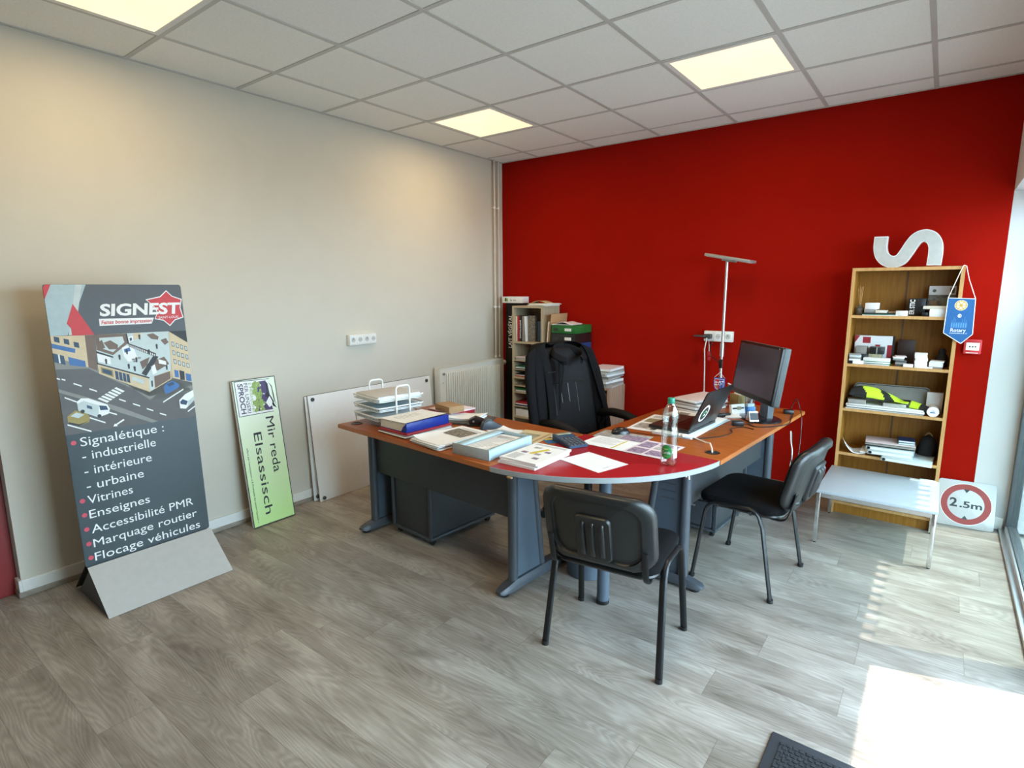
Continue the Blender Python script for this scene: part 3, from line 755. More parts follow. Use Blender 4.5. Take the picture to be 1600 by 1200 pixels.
# jacket hung over the back
jk = thing('jacket', 'black suit jacket hung over the back of the office chair', 'jacket', (OCX, OCY, 0), OCR)
def jring(z, hw, dfront, drear, oL, oR, fold, n=60, seed=0):
    """open loop round the backrest: from the near front edge round the rear to the far front edge. z measured along the back"""
    pts = []
    for k in range(n+1):
        q = k/n; th = -(PI-oL)*(1-q)+(PI-oR)*q
        c, s_ = math.cos(th), math.sin(th)
        y = hw*math.copysign(abs(s_)**.6, s_); d = (-drear*abs(c)**.6) if c > 0 else dfront*abs(c)**.5
        w = fold*(math.sin(k*.62+seed)*.9+math.sin(k*.31+2)*.7+noise.noise((k*.22, z*2.5, seed))*1.3)
        f = Vector((y/hw, 0)).x
        pts.append(Vector(bk(y+w*.9*f, z, d+w*.55*(1-abs(f))*(1 if c < 0 else -1))))
    return pts
J = MB(); rings = []
spec = [(.672, .03, .030, .005, .9, .9, 0), (.694, .11, .056, .03, .75, .95, .001), (.690, .180, .070, .05, .62, 1.05, .002), (.664, .222, .082, .065, .52, 1.1, .004), (.62, .246, .090, .074, .42, 1.1, .007),
        (.55, .262, .096, .080, .34, 1.08, .011), (.45, .274, .100, .084, .30, 1.06, .016), (.33, .286, .106, .088, .30, 1.04, .021), (.20, .297, .112, .092, .36, 1.02, .026), (.08, .304, .116, .094, .46, 1.02, .030), (-.03, .308, .118, .096, .56, 1.04, .032), (-.075, .306, .117, .095, .60, 1.06, .032)]
for a in spec: rings.append(jring(*a))
J.loft(rings, 0, False, False)
o = obj('jacket_body', J, M_['jacket'], jk, 60)
md = o.modifiers.new('thickness', 'SOLIDIFY'); md.thickness = .006; md.offset = 0
md = o.modifiers.new('smooth', 'SUBSURF'); md.levels = 1; md.render_levels = 1
# standing collar, open towards the front, with its folded outer leaf
c = MB(); lo, mi, hi, ou = [], [], [], []
for k in range(29):
    a = R(-150+300*k/28); y = .112*math.sin(a)+.035; dd = .105-.062*math.cos(a)
    h = .655-.085*(1-math.cos(a))*.5-.02*abs(a)/2.6
    lo.append(bk(y*1.02, h-.03, dd)); mi.append(bk(y*.96, h+.012, dd-.004)); hi.append(bk(y*1.0, h+.040, dd+.004)); ou.append(bk(.035+(y-.035)*1.34, h-.012, .105-.080*math.cos(a)))
c.loft([lo, mi, hi, ou], 0, False, False)
o = obj('collar', c, M_['jacket'], jk, 60); md = o.modifiers.new('thickness', 'SOLIDIFY'); md.thickness = .006; md.offset = 0
md = o.modifiers.new('smooth', 'SUBSURF'); md.levels = 1; md.render_levels = 1
l = MB()
E1 = [bk(-.055, .60, .122), bk(-.085, .54, .124), bk(-.095, .46, .124), bk(-.115, .36, .126), bk(-.135, .24, .128)]
E2 = [bk(-.055, .60, .128), bk(-.030, .555, .132), bk(-.040, .50, .132), bk(-.085, .385, .132), bk(-.133, .24, .130)]
l.loft([E1, E2], 0, False, False)
o = obj('lapel', l, M_['jacket'], jk, 60); md = o.modifiers.new('thickness', 'SOLIDIFY'); md.thickness = .005; md.offset = 0
for s in (-1, 1):
    sl = [bk(s*.205, .645, .02), bk(s*.258, .60, .012), bk(s*.290, .47, .004), bk(s*.306, .30, .004), bk(s*.314, .12, .014), bk(s*.314, -.02, .02)]
    obj('sleeve', MB().tube(sl, [.030, .056, .060, .056, .052, .048], 16, flat=.62), M_['jacket'], jk, 60)
obj('pocket_welt', MB().tube([bk(-.20, .50, .116), bk(-.165, .495, .122), bk(-.125, .497, .126)], .003, 6), M_['lining'], jk)
# ================================================================== SIGN STAND
BU, BV = Vector((0, 1, 0)), Vector((-.06, 0, 1.376))
t = thing('sign_stand', 'tall dark advertising sign board with red star logo and French service list', 'sign', (.36, -3.51, 0))
inv = T(-.36, 3.51, 0)
BM = inv @ frame((.36, -3.807, .19), BU, BV)
BWD, BHT = .594, 1.379
pl = rrect(BWD, BHT, .012, 3); pl = [(x+BWD/2, y+BHT/2) for x, y in pl]
obj('panel', MB().prism(pl, -.006, 0, 0, None, .001), M_['board'], t, M=BM)
z = .0004
il = MB()
def lay(pts, m, k=1): il.poly(pts, .0004*k, m)
IM = ['prt_road', 'prt_beige', 'prt_brown', 'prt_pale', 'prt_pave', 'prt_dk', 'prt_white', 'prt_blue', 'prt_navy', 'prt_gold', 'prt_silver']
RD, BE, BR, PA, PV, DK, WH, BL_, NV, GO, SI = range(11)
lay([(.0, .668), (.594, .655), (.594, 1.131), (0, 1.14)], RD)
lay([(.0, .985), (.0, 1.14), (.17, 1.137), (.17, .99), (.37, .787), (.376, .779), (.5, .872), (.594, .80), (.594, .83), (.376, .80), (.17, .945), (.13, .975)], PV, 2)
lay([(0, 1.142), (.133, 1.136), (.13, .981), (0, 1.045)], BE, 3); lay([(.133, 1.136), (.172, 1.136), (.164, .962), (.13, .981)], BR, 3)
for a, b_ in ((.012, 1.115), (.048, 1.103), (.085, 1.085)): lay([(a, b_), (a+.02, b_-.008), (a+.02, b_+.018), (a, b_+.024)], NV, 4)
lay([(.0, 1.107), (.088, 1.075), (.085, 1.055), (0, 1.086)], BL_, 4); lay([(.0, 1.062), (.04, 1.045), (.042, 1.002), (0, 1.02)], NV, 4); lay([(.055, 1.04), (.12, 1.013), (.12, .985), (.057, 1.0)], BL_, 4)
lay([(.018, 1.055), (.024, 1.052), (.024, 1.012), (.018, 1.014)], WH, 5)
lay([(.173, 1.136), (.508, 1.133), (.50, .975), (.495, .905), (.388, .889), (.171, .991)], PA, 3)
lay([(.173, 1.136), (.307, 1.134), (.311, 1.085), (.238, 1.030), (.173, 1.062)], BR, 4)
lay([(.19, 1.12), (.29, 1.12), (.295, 1.09), (.24, 1.045), (.19, 1.07)], PA, 5)
lay([(.205, 1.095), (.235, 1.105), (.265, 1.08), (.262, 1.058), (.225, 1.06)], BR, 6); lay([(.183, 1.098), (.20, 1.11), (.21, 1.07), (.185, 1.06)], BR, 6)
lay([(.305, 1.134), (.311, 1.134), (.315, 1.083), (.308, 1.083)], DK, 5); lay([(.315, 1.115), (.335, 1.12), (.335, 1.095), (.315, 1.088)], WH, 5); lay([(.32, 1.11), (.33, 1.112), (.33, 1.098), (.32, 1.094)], NV, 6)
lay([(.34, 1.133), (.375, 1.133), (.37, 1.108), (.34, 1.10)], BE, 4)
for q in ([(.40, 1.122), (.43, 1.128), (.455, 1.108), (.45, 1.092), (.42, 1.098)], [(.462, 1.09), (.49, 1.098), (.50, 1.075), (.48, 1.062)]): lay(q, BR, 5)
lay([(.170, 1.057), (.238, 1.024), (.238, 1.016), (.170, 1.047)], DK, 5); lay([(.173, 1.05), (.225, 1.02), (.225, .985), (.173, 1.005)], WH, 4)
lay([(.308, 1.087), (.432, 1.022), (.429, 1.002), (.310, 1.068)], DK, 5)
for k in range(14): q = k/14; lay([(.311+.119*q, 1.080-.064*q), (.315+.119*q, 1.078-.064*q), (.315+.119*q, 1.066-.064*q), (.311+.119*q, 1.068-.064*q)], WH, 6)
lay([(.28, 1.065), (.31, 1.075), (.335, 1.05), (.345, 1.0), (.30, .99), (.285, 1.02)], WH, 4); lay([(.288, 1.055), (.315, 1.063), (.318, 1.045), (.29, 1.038)], BL_, 5)
lay([(.353, .924), (.42, 1.013), (.442, 1.003), (.373, .908)], DK, 6); lay([(.352, .985), (.40, 1.005), (.385, .965), (.36, .945)], BR, 5)
lay([(.42, .985), (.47, 1.0), (.49, .96), (.43, .93), (.40, .95)], BR, 5); lay([(.40, .955), (.42, .965), (.425, .92), (.405, .91)], WH, 6); lay([(.44, .99), (.475, .975), (.475, .955), (.44, .967)], WH, 6)
for cx, cy in ((.265, 1.02), (.30, .97), (.338, 1.0), (.30, 1.045), (.365, 1.115), (.44, 1.06), (.475, .945), (.325, .955), (.205, 1.005), (.40, 1.035)): lay([(cx-.003, cy-.016), (cx+.003, cy-.016), (cx+.005, cy+.006), (cx, cy+.012), (cx-.005, cy+.006)], DK, 7)
for cx, cy in ((.33, .99), (.352, 1.005), (.325, 1.0)): lay([(cx+.009*math.cos(k), cy+.005*math.sin(k)) for k in [x*.785 for x in range(8)]], PV, 5)
lay([(.168, .995), (.387, .897), (.381, .822), (.169, .945)], BE, 6)
lay([(.166, 1.0), (.388, .90), (.386, .893), (.166, .993)], DK, 7)
for a, b_ in ((.178, .228), (.30, .365)):
    f = lambda x, q: .995-(x-.168)*.4475-q
    lay([(a, f(a, .012)), (b_, f(b_, .012)), (b_, f(b_, .048)), (a, f(a, .042))], BE if a > .25 else GO, 8); lay([(a+.006, f(a+.006, .018)), (b_-.006, f(b_-.006, .018)), (b_-.006, f(b_-.006, .042)), (a+.006, f(a+.006, .038))], NV if a < .2 else SI, 9)
for a in (.236, .252, .268, .284): lay([(a, f(a, .012)), (a+.013, f(a+.013, .012)), (a+.013, f(a+.013, .056)), (a, f(a, .054))], NV, 8)
lay([(.385, .895), (.497, .925), (.492, .877), (.381, .824)], BE, 6); lay([(.383, .897), (.408, .904), (.404, .838), (.381, .826)], PA, 7); lay([(.392, .88), (.40, .882), (.398, .85), (.391, .848)], DK, 8)
lay([(.41, .902), (.49, .92), (.487, .88), (.407, .84)], BR, 7)
lay([(.506, 1.133), (.594, 1.066), (.594, .845), (.496, .883)], BE, 6); lay([(.506, 1.133), (.594, 1.131), (.594, 1.066)], DK, 6)
for r_ in range(3):
    for k in range(4):
        x = .513+k*.021; yy = 1.078-r_*.047-k*.0095
        lay([(x, yy), (x+.013, yy-.005), (x+.013, yy-.03), (x, yy-.025)], NV, 7); lay([(x+.002, yy-.004), (x+.011, yy-.0075), (x+.011, yy-.026), (x+.002, yy-.022)], SI, 8)
lay([(.51, .925), (.53, .918), (.53, .88), (.51, .886)], BL_, 7); lay([(.535, .92), (.56, .91), (.558, .862), (.535, .868)], DK, 7); lay([(.565, .90), (.592, .89), (.592, .85), (.565, .86)], BL_, 7)
lay([(.0, .893), (.126, .827), (.246, .761), (.401, .662), (.372, .660), (.231, .741), (.116, .814), (.0, .876)], PV, 3)
for a, b_, c_, d_ in ((.0, .943, .012, .937), (.018, .937, .032, .931), (.061, .911, .092, .894), (.12, .877, .15, .86), (.238, .807, .266, .791), (.296, .774, .327, .757), (.356, .738, .385, .722), (.414, .703, .444, .687), (.019, .849, .068, .818), (.186, .749, .22, .731), (.092, .744, .167, .699), (.014, .718, .104, .668), (.437, .759, .545, .814), (.554, .688, .594, .711)):
    lay([(a, b_+.0035), (c_, d_+.0035), (c_, d_-.0035), (a, b_-.0035)], WH, 3)
for k in range(6):
    q = k/5*.075
    lay([(.148+q, .823+q*.55), (.158+q, .828+q*.55), (.196+q*.95, .803+q*.55), (.186+q*.95, .797+q*.55)], WH, 3)
lay([(.197, .674), (.206, .688), (.209, .684), (.245, .704), (.249, .697), (.213, .678), (.216, .672)], WH, 4)
lay([(.063, .822), (.082, .836), (.11, .832), (.185, .788), (.193, .765), (.185, .742), (.14, .731), (.064, .785)], WH, 5); lay([(.063, .812), (.09, .822), (.15, .79), (.14, .731), (.064, .778)], SI, 6)
lay([(.10, .80), (.12, .79), (.12, .775), (.10, .785)], NV, 7); lay([(.15, .79), (.18, .782), (.186, .762), (.152, .765)], NV, 7)
for cx, cy in ((.08, .772), (.145, .738)): lay([(cx+.009*math.cos(k), cy+.009*math.sin(k)) for k in [x*.785 for x in range(8)]], DK, 8)
lay([(.517, .757), (.55, .785), (.594, .803), (.594, .745), (.545, .705), (.517, .712)], WH, 5); lay([(.52, .748), (.535, .76), (.56, .745), (.55, .725), (.522, .735)], NV, 6); lay([(.56, .745), (.594, .768), (.594, .745), (.555, .715)], SI, 6)
lay([(.449, .838), (.462, .857), (.498, .868), (.529, .84), (.52, .825), (.46, .80), (.45, .812)], BL_, 5); lay([(.465, .852), (.495, .861), (.505, .848), (.475, .838)], NV, 6)
lay([(.018, .758), (.052, .782), (.098, .758), (.106, .735), (.10, .715), (.057, .704), (.017, .728)], GO, 5); lay([(.03, .757), (.055, .772), (.085, .755), (.06, .742)], SI, 6); lay([(.02, .73), (.06, .712), (.1, .72), (.057, .704), (.018, .724)], DK, 6)
obj('printed_picture', il, [M_[k] for k in IM], t, 0, M=BM)
hd = MB()
hd.poly([(0, 1.142), (.594, 1.131), (.594, 1.365), (.584, 1.378), (.01, 1.378), (0, 1.366)], .0012, 0)
hd.poly([(.0, 1.142), (.066, 1.141), (.166, 1.378), (.03, 1.378), (.0, 1.31)], .0018, 1); hd.poly([(.07, 1.141), (.095, 1.141), (.15, 1.378), (.125, 1.378)], .0022, 2)
hd.poly([(.0, 1.31), (.03, 1.378), (.01, 1.378), (0, 1.366)], .0022, 3)
hd.poly([(.103, 1.288), (.069, 1.196), (.083, 1.172), (.083, 1.138), (.173, 1.137)], .0026, 3)
star = [(.519, 1.350), (.545, 1.320), (.592, 1.302), (.580, 1.256), (.590, 1.203), (.546, 1.190), (.517, 1.160), (.488, 1.190), (.447, 1.200), (.462, 1.235), (.445, 1.272), (.415, 1.303), (.485, 1.318)]
hd.poly(star, .0020, 4); cxs, cys = .517, 1.255
hd.poly([(cxs+(x-cxs)*.93, cys+(y-cys)*.93) for x, y in star], .0024, 3)
hd.poly([(.2, 1.213), (.444, 1.208), (.430, 1.178), (.199, 1.178)], .0026, 4)
obj('header_print', hd, [M_['board_top'], M_['prt_palegrey'], M_['prt_silver'], M_['logo_red'], M_['prt_white']], t, 0, M=BM)
TL = M_['prt_white']
tx = MB()
tx.text('SIGNEST', T(.206, 1.227, .003), .374, .058, 0, .035, .12)
obj('logo_word', tx, TL, t, 0, M=BM); tx = MB()
tx.text('SAINT-LOUIS', T(.466, 1.202, .003), .098, .013)
obj('logo_town', tx, TL, t, 0, M=BM); tx = MB()
tx.text('Faites bonne impression', T(.207, 1.186, .003), .225, .0185, 0, .02, .25)
obj('slogan', tx, M_['logo_red'], t, 0, M=BM)
for s, x0, x1, v, hh in (('Signalétique :', .053, .424, .603, .046), ('- industrielle', .052, .377, .533, .046), ('- intérieure', .052, .348, .458, .046), ('- urbaine', .052, .302, .383, .046), ('Vitrines', .048, .243, .313, .044), ('Enseignes', .046, .314, .240, .044), ('Accessibilité PMR', .046, .524, .163, .044), ('Marquage routier', .045, .536, .091, .044), ('Flocage véhicules', .043, .545, .021, .044)):
    obj('text_line', MB().text(s, T(x0, v, .0008), x1-x0, hh), TL, t, 0, M=BM)
for v in (.626, .335, .263, .190, .115, .043):
    bu = MB().prism([(.027+.011*math.cos(k*PI/8), v+.011*math.sin(k*PI/8)) for k in range(16)], .0002, .0008)
    obj('bullet_dot', bu, M_['bullet'], t, 0, M=BM)
FM = inv @ frame((.368, -3.803, .19), BU, Vector((.225, .004, -.19)))
obj('front_flap', MB().box(0, .592, 0, .293, -.003, 0, 0), [M_['flap']], t, M=FM)
obj('maker_plate', MB().box(.527, .577, -.008, .004, .0036, .006, 0, .001).text('signest', T(.532, -.004, .0061), .03, .005, 1), [M_['prt_dk'], M_['prt_white']], t, M=BM)
RM = inv @ frame((.350, -3.803, .20), BU, Vector((-.23, .0, -.20)))
obj('rear_flap', MB().box(0, .592, 0, .296, 0, .003), M_['anth2'], t, M=RM)
sd_ = MB()
for yy in (.012, .575):
    sd_ = MB(); sd_.prism([(-.19, .002), (-.01, .165), (.0, .165), (.185, .002)], yy-.292, yy-.289, 0, frame((0, 0, 0), (1, 0, 0), (0, 0, 1)))
    obj('side_gusset', sd_, M_['anth'], t)

# ================================================================== GREEN SIGN, WHITE SHEETS
GW, GH = .293, .970
GF = frame((.170, -2.855, .004), (0, 1, 0), (-.135, 0, .957))
t = thing('leaning_sign', 'narrow pale green sign with sideways dark lettering leaning on the white wall', 'sign'); t.matrix_world = GF
obj('sign_box', MB().box(0, GW, 0, GH, -.024, -.001, 0, .002).box(.004, GW-.004, .004, GH-.004, -.026, -.024, 1), [M_['white'], M_['blk']], t)
rm = MB()
for a in ((0, GW, 0, .005), (0, GW, GH-.005, GH), (0, .004, 0, GH), (GW-.005, GW, 0, GH)): rm.box(*a, -.002, .0006)
obj('dark_rim', rm, M_['txt_dk'], t)
obj('green_face', MB().box(.004, GW-.005, .005, GH-.005, -.001, .0), M_['gsign'], t)
lg = MB(); lg.poly([(.016, .735), (.25, .735), (.25, .955), (.016, .962)], .0004, 0)
for a in ([(.014, .733), (.018, .733), (.018, .964), (.014, .964)], [(.014, .733), (.252, .733), (.252, .737), (.014, .737)], [(.014, .960), (.25, .953), (.25, .957), (.014, .964)]): lg.poly(a, .0006, 1)
lg.poly([(.172, .945), (.225, .947), (.248, .748), (.129, .752), (.14, .80)], .0006, 2)
random.seed(3)
for k in range(60):
    q = random.random(); x = .125+.075*random.random()*(1-.3*q)-.0*q; y = .755+.185*q; r = .006+.008*random.random()
    lg.poly([(x+r*math.cos(a), y+r*math.sin(a)*1.3) for a in (0, 1.2, 2.5, 3.8, 5.1)], .0008+.00001*k, 3)
lg.poly([(.222, .945), (.235, .925), (.240, .85), (.262, .80), (.252, .77), (.275, .755), (.238, .79), (.225, .83), (.15, .885), (.205, .845), (.222, .87)], .0016, 4)
lg.poly([(.242, .935), (.258, .90), (.262, .82), (.272, .775), (.268, .84), (.262, .905)], .0018, 4)
lg.poly([(.236, .84), (.252, .80), (.245, .775), (.225, .765), (.205, .80)], .0018, 0)
for x, y in ((.185, .92), (.19, .79), (.165, .765), (.20, .86)): lg.poly([(x+.005*math.cos(a), y+.005*math.sin(a)) for a in [k*.785 for k in range(8)]], .002, 0)
obj('logo_print', lg, [M_['prt_white'], M_['txt_dk'], M_['purple'], M_['leaf'], M_['prt_dk']], t, 0)
tx = MB(); dn = lambda x, y: T(x, y, .0014) @ RZ(-PI/2)
for a in (('SPROCH', .034, .945, .195, .034, 'txt_navy', .02), ('FER UNSERI', .074, .944, .193, .025, 'txt_navy', 0), ('E FRIEHJOHR', .106, .944, .195, .020, 'leaf', 0), ('Mìr reda', .188, .704, .377, .058, 'txt_dk', 0), ('Elsassisch', .089, .615, .548, .056, 'txt_dk', 0)): obj('text_line', MB().text(a[0], dn(a[1], a[2]), a[3], a[4], 0, a[6]), M_[a[5]], t, 0)
tx.text('offert par l’association « E Friehjohr fer unseri Sproch »', dn(.028, .527), .50, .011, 0)
obj('text_line', tx, M_['txt_dk'], t, 0)
def wsheet(label, o, v, L, Ht, bolts, th=.004):
    t = thing('leaning_sheet', label, 'panel'); t.matrix_world = frame(o, (0, 1, 0), v)
    obj('sheet', MB().box(0, L, 0, Ht, -th, 0, 0, .0008).box(.001, L-.001, .001, Ht-.001, -th*.75, -th*.25, 0), M_['panelw'], t)
    obj('edge_strip', MB().box(0, L, Ht, Ht+.003, -th, 0).box(-.002, 0, 0, Ht, -th, -.001), M_['panel_edge'], t)
    for x, y in bolts:
        obj('stand_off', MB().lathe([(.014, 0), (.014, .008), (.011, .011), (0, .011)], 20, 0, T(x, y, 0)).lathe([(.006, .011), (.006, .0125), (0, .0125)], 12, 1, T(x, y, 0)), [M_['alu_dark'], M_['hole']], t)
wsheet('large white sheet with dark corner bolts leaning against the white wall', (.104, -2.318, .002), (-.078, 0, .78), 1.22, .785, [(.036, .755), (.036, .022), (1.175, .745)])
wsheet('second white sheet tucked behind the bolted white sheet', (.054, -2.335, .002), (-.040, 0, .78), 1.20, .778, [(.03, .03)], .005)

# ================================================================== TALL SHELF, BOX FILES, LOW CABINET
t = thing('shelf_unit', 'tall narrow pale wood shelf unit against the red wall by the corner', 'shelf', (.518, -.155, 0))
SW, SDp, SH_ = .174, .145, 1.378
zs = [.012, .30, .685, 1.025, SH_-.018]
sh = MB().box(-SW, -SW+.018, -SDp, SDp, 0, SH_).box(SW-.018, SW, -SDp, SDp, 0, SH_).box(-SW+.018, SW-.018, SDp-.006, SDp, 0, SH_)
obj('carcass', sh, M_['shelf_lt'], t)
for z in zs: obj('shelf_board', MB().box(-SW+.018, SW-.018, -SDp+.002, SDp-.006, z, z+.018), M_['shelf_lt'], t)
for z in (.41, .545, .77, .855, .61): obj('tray_board', MB().box(-SW+.018, SW-.018, -SDp+.004, SDp-.006, z, z+.008), M_['shelf_lt'], t)
def book(name, label, cat, x, w, d, h, y0, z0, m, rx=0, group=None, spine=None):
    o = thing(name, label, cat, (x+w/2, y0, z0), 0, group)
    obj('cover', MB().box(-w/2, w/2, 0, d, 0, h, 0, .0015), M_[m], o, M=RY(rx)); obj('page_block', MB().box(-w/2+.002, w/2-.002, .003, d+.001, .003, h-.004), M_['paper'], o, M=RY(rx))
    if spine: obj('spine_title', MB().text(spine[0], frame((0.003*1, -.0002, h*.12), (0, 0, 1), (-1, 0, 0)), h*.7, w*.45, 0, .02), M_[spine[1]], o, M=RY(rx))
    return o
bz = 1.0435; by = -.275
book('book', 'cream spined book at the left end of the pale shelf top bay', 'book', .366, .020, .2, .235, by, bz, 'paper2', 0, 'books in the pale shelf')
book('book', 'red orange spined book between cream and black books in the pale shelf', 'book', .388, .022, .2, .240, by, bz, 'pen_red', 0, 'books in the pale shelf')
book('book', 'black book with white lettering down its spine in the pale shelf', 'book', .412, .030, .2, .245, by, bz, 'blk', 0, 'books in the pale shelf', ('CATALOGUE', 'prt_white'))
book('book', 'white binder spine beside the black lettered book in the pale shelf', 'book', .444, .026, .2, .240, by, bz, 'greyf', 0, 'books in the pale shelf')
book('book', 'thin white brochure standing askew in the pale shelf top bay', 'book', .481, .008, .2, .238, by, bz, 'paper', R(-3), 'books in the pale shelf')
book('book', 'wide dark pictorial book in the middle of the pale shelf top bay', 'book', .494, .075, .2, .245, by+.03, bz, 'dkphoto', 0, 'books in the pale shelf')
book('book', 'slate blue book near the right side of the pale shelf top bay', 'book', .585, .035, .2, .19, by+.05, bz, 'prt_navy', 0, 'books in the pale shelf')
def flatpile(name, label, cat, x0, x1, y0, y1, z, layers, group=None, rz=0, jit=.006, names=None):
    cx, cy = (x0+x1)/2, (y0+y1)/2
    o = thing(name, label, cat, (cx, cy, z), rz, group); a, b_ = (x1-x0)/2, (y1-y0)/2; zz = 0
    rnd = random.Random(label)
    for k, (th, m) in enumerate(layers):
        jx, jy, jr = rnd.uniform(-jit, jit), rnd.uniform(-jit, jit), rnd.uniform(-.03, .03)*jit/.006
        obj(names or 'sheet_layer', MB().box(-a, a, -b_, b_, zz, zz+th*.96, 0, min(.001, th*.2)), M_[m], o, M=T(jx, jy, 0) @ RZ(jr)); zz += th
    return o
for i, (z, lay_, lab) in enumerate(((.863, [(.012, 'beigepl'), (.006, 'paper'), (.005, 'violet'), (.010, 'paper3')], 'pink and white papers in the upper slot of the pale shelf'),
        (.778, [(.010, 'dkblue'), (.008, 'paper'), (.014, 'dkgreen')], 'dark blue and green folders in the second slot of the pale shelf'),
        (.703, [(.012, 'redf'), (.006, 'paper'), (.009, 'blk')], 'red folder under a black one in the third slot of the pale shelf'),
        (.553, [(.012, 'beigepl'), (.008, 'paper'), (.010, 'dkgreen'), (.008, 'green')], 'green folders lying in the lower slot of the pale shelf'),
        (.418, [(.015, 'dkblue'), (.008, 'paper'), (.016, 'redf')], 'red and navy folders in the bottom slot of the pale shelf'),
        (.318, [(.07, 'paper')], 'white box file in the bottom bay of the pale shelf'))):
    flatpile('folder_pile', lab, 'folders', .372, .650, -.285, -.05, z, lay_, 'folders lying in the pale shelf', 0, .004)
# on top
flatpile('paper_pile', 'cream papers heaped on top of the tall pale shelf', 'papers', .53, .735, -.285, -.06, SH_, [(.008, 'paper2'), (.006, 'paper'), (.007, 'paper2'), (.004, 'paper')], None, R(-4), .012)
o = thing('envelope', 'tan curled envelope on the paper heap above the tall pale shelf', 'envelope', (.60, -.17, SH_+.0255), R(8))
obj('envelope_sheet', MB().grid(12, 4, lambda a, b_: ((a-.5)*.17, (b_-.5)*.15, .001+.022*max(0, math.sin(PI*a))), 0), M_['envelope'], o).modifiers.new('t', 'SOLIDIFY').thickness = .002
# menu totem and its white header box
t = thing('menu_board', 'narrow black board with white vertical lettering beside the pale shelf', 'sign', (.20, -.05, 0))
obj('board', MB().box(-.135, .135, -.012, .012, 0, 1.40, 0, .002), M_['blk'], t, M=RX(R(-1.2)))
obj('lettering', MB().text('LAIT VÉGÉTAL', frame((-.052, -.0123, .945), (0, 0, 1), (-1, 0, 0)), .335, .048, 0, .02), M_['prt_white'], t, M=RX(R(-1.2)))
t = thing('header_box', 'small white box with green and black marks on top of the black board', 'sign', (.215, -.07, 1.399))
obj('box', MB().box(-.125, .125, -.06, .05, 0, .062, 0, .002), M_['paper'], t)
obj('printed_logo', MB().text('la vie', T(-.02, -.0605, .02) @ RX(PI/2), .07, .022, 0).box(-.09, -.05, -.0606, -.06, .015, .045, 1).box(-.085, -.07, -.061, -.0606, .02, .05, 0), [M_['txt_dk'], M_['leaf']], t)
# low cabinet
t = thing('low_cabinet', 'low pinkish wood cabinet against the red wall behind the office chair', 'cabinet', (1.045, -.155, 0))
cw, cd, chh = .345, .150, .690
c = MB().box(-cw, -cw+.02, -cd, cd, 0, chh-.0205).box(cw-.02, cw, -cd, cd, 0, chh-.0205).box(-cw+.02, cw-.02, cd-.006, cd, 0, chh).box(-.01, .01, -cd+.001, cd-.006, .0305, chh-.0205)
obj('carcass', c, M_['cab_pink'], t)
obj('shelf_board', MB().box(-cw+.02, cw-.02, -cd+.001, cd-.006, .01, .03), M_['shelf_lt'], t); obj('top_board', MB().box(-cw, cw, -cd-.001, cd, chh-.02, chh), M_['cab_pink'], t)
obj('shelf_board', MB().box(-cw+.02, cw-.02, -cd+.002, cd-.006, .34, .358), M_['shelf_lt'], t)
for k, (a, w_, h_, m, lb) in enumerate(((1.08, .075, .285, 'blk', 'black lever binder in the top bay of the low cabinet'), (1.16, .075, .285, 'blk', 'black lever binder second from the left in the low cabinet'), (1.24, .05, .29, 'paper', 'white binder in the top bay of the low cabinet'), (1.30, .055, .28, 'greyf', 'grey binder at the right end of the low cabinet'))):
    o = thing('lever_binder', lb, 'binder', (a+w_/2-.005, -.285, .358), 0, 'binders in the low cabinet')
    obj('cover', MB().box(-w_/2, w_/2, 0, .22, 0, h_, 0, .002), M_[m], o); obj('spine_label', MB().box(-w_*.3, w_*.3, -.0008, 0, h_*.3, h_*.75), M_['paper2'], o)
    obj('finger_ring', MB().lathe([(.010, 0), (.010, .002), (.007, .002), (.007, 0)], 16, 0, T(0, -.0005, h_*.15) @ RX(PI/2)), M_['chrome'], o)
# magazines piled on the low cabinet
mz = .6905
rnd = random.Random(11)
lb = ['lowest magazine of the pile on the low cabinet', 'second magazine from the bottom on the low cabinet, grey edged', 'third magazine from the bottom on the low cabinet, pale', 'fourth magazine up on the low cabinet, dark edged', 'fifth magazine up on the low cabinet, greenish', 'sixth magazine up on the low cabinet, white edged', 'seventh magazine up on the low cabinet, pale blue', 'eighth magazine up on the low cabinet, cream', 'topmost magazine of the pile on the low cabinet']
for k in range(9):
    th = rnd.choice((.014, .018, .022)); m = ['beigepl', 'greyf', 'paper', 'dkphoto', 'prt_pale', 'paper', 'prt_palegrey', 'paper2', 'paper3'][k]
    o = thing('magazine', lb[k], 'magazine', (1.270+rnd.uniform(-.018, .022), -.165+rnd.uniform(-.02, .02), mz), rnd.uniform(-.16, .16), 'magazines piled on the low cabinet')
    obj('cover', MB().box(-.105, .105, -.14, .14, 0, .0015).box(-.105, .105, -.14, .14, th-.0022, th-.0006).box(-.106, -.104, -.14, .14, 0, th-.0006), M_[m], o); obj('page_block', MB().box(-.104, .103, -.139, .139, .0015, th-.0022), M_[('beigepl', 'greyf', 'paper')[k % 3]], o)
    mz += th
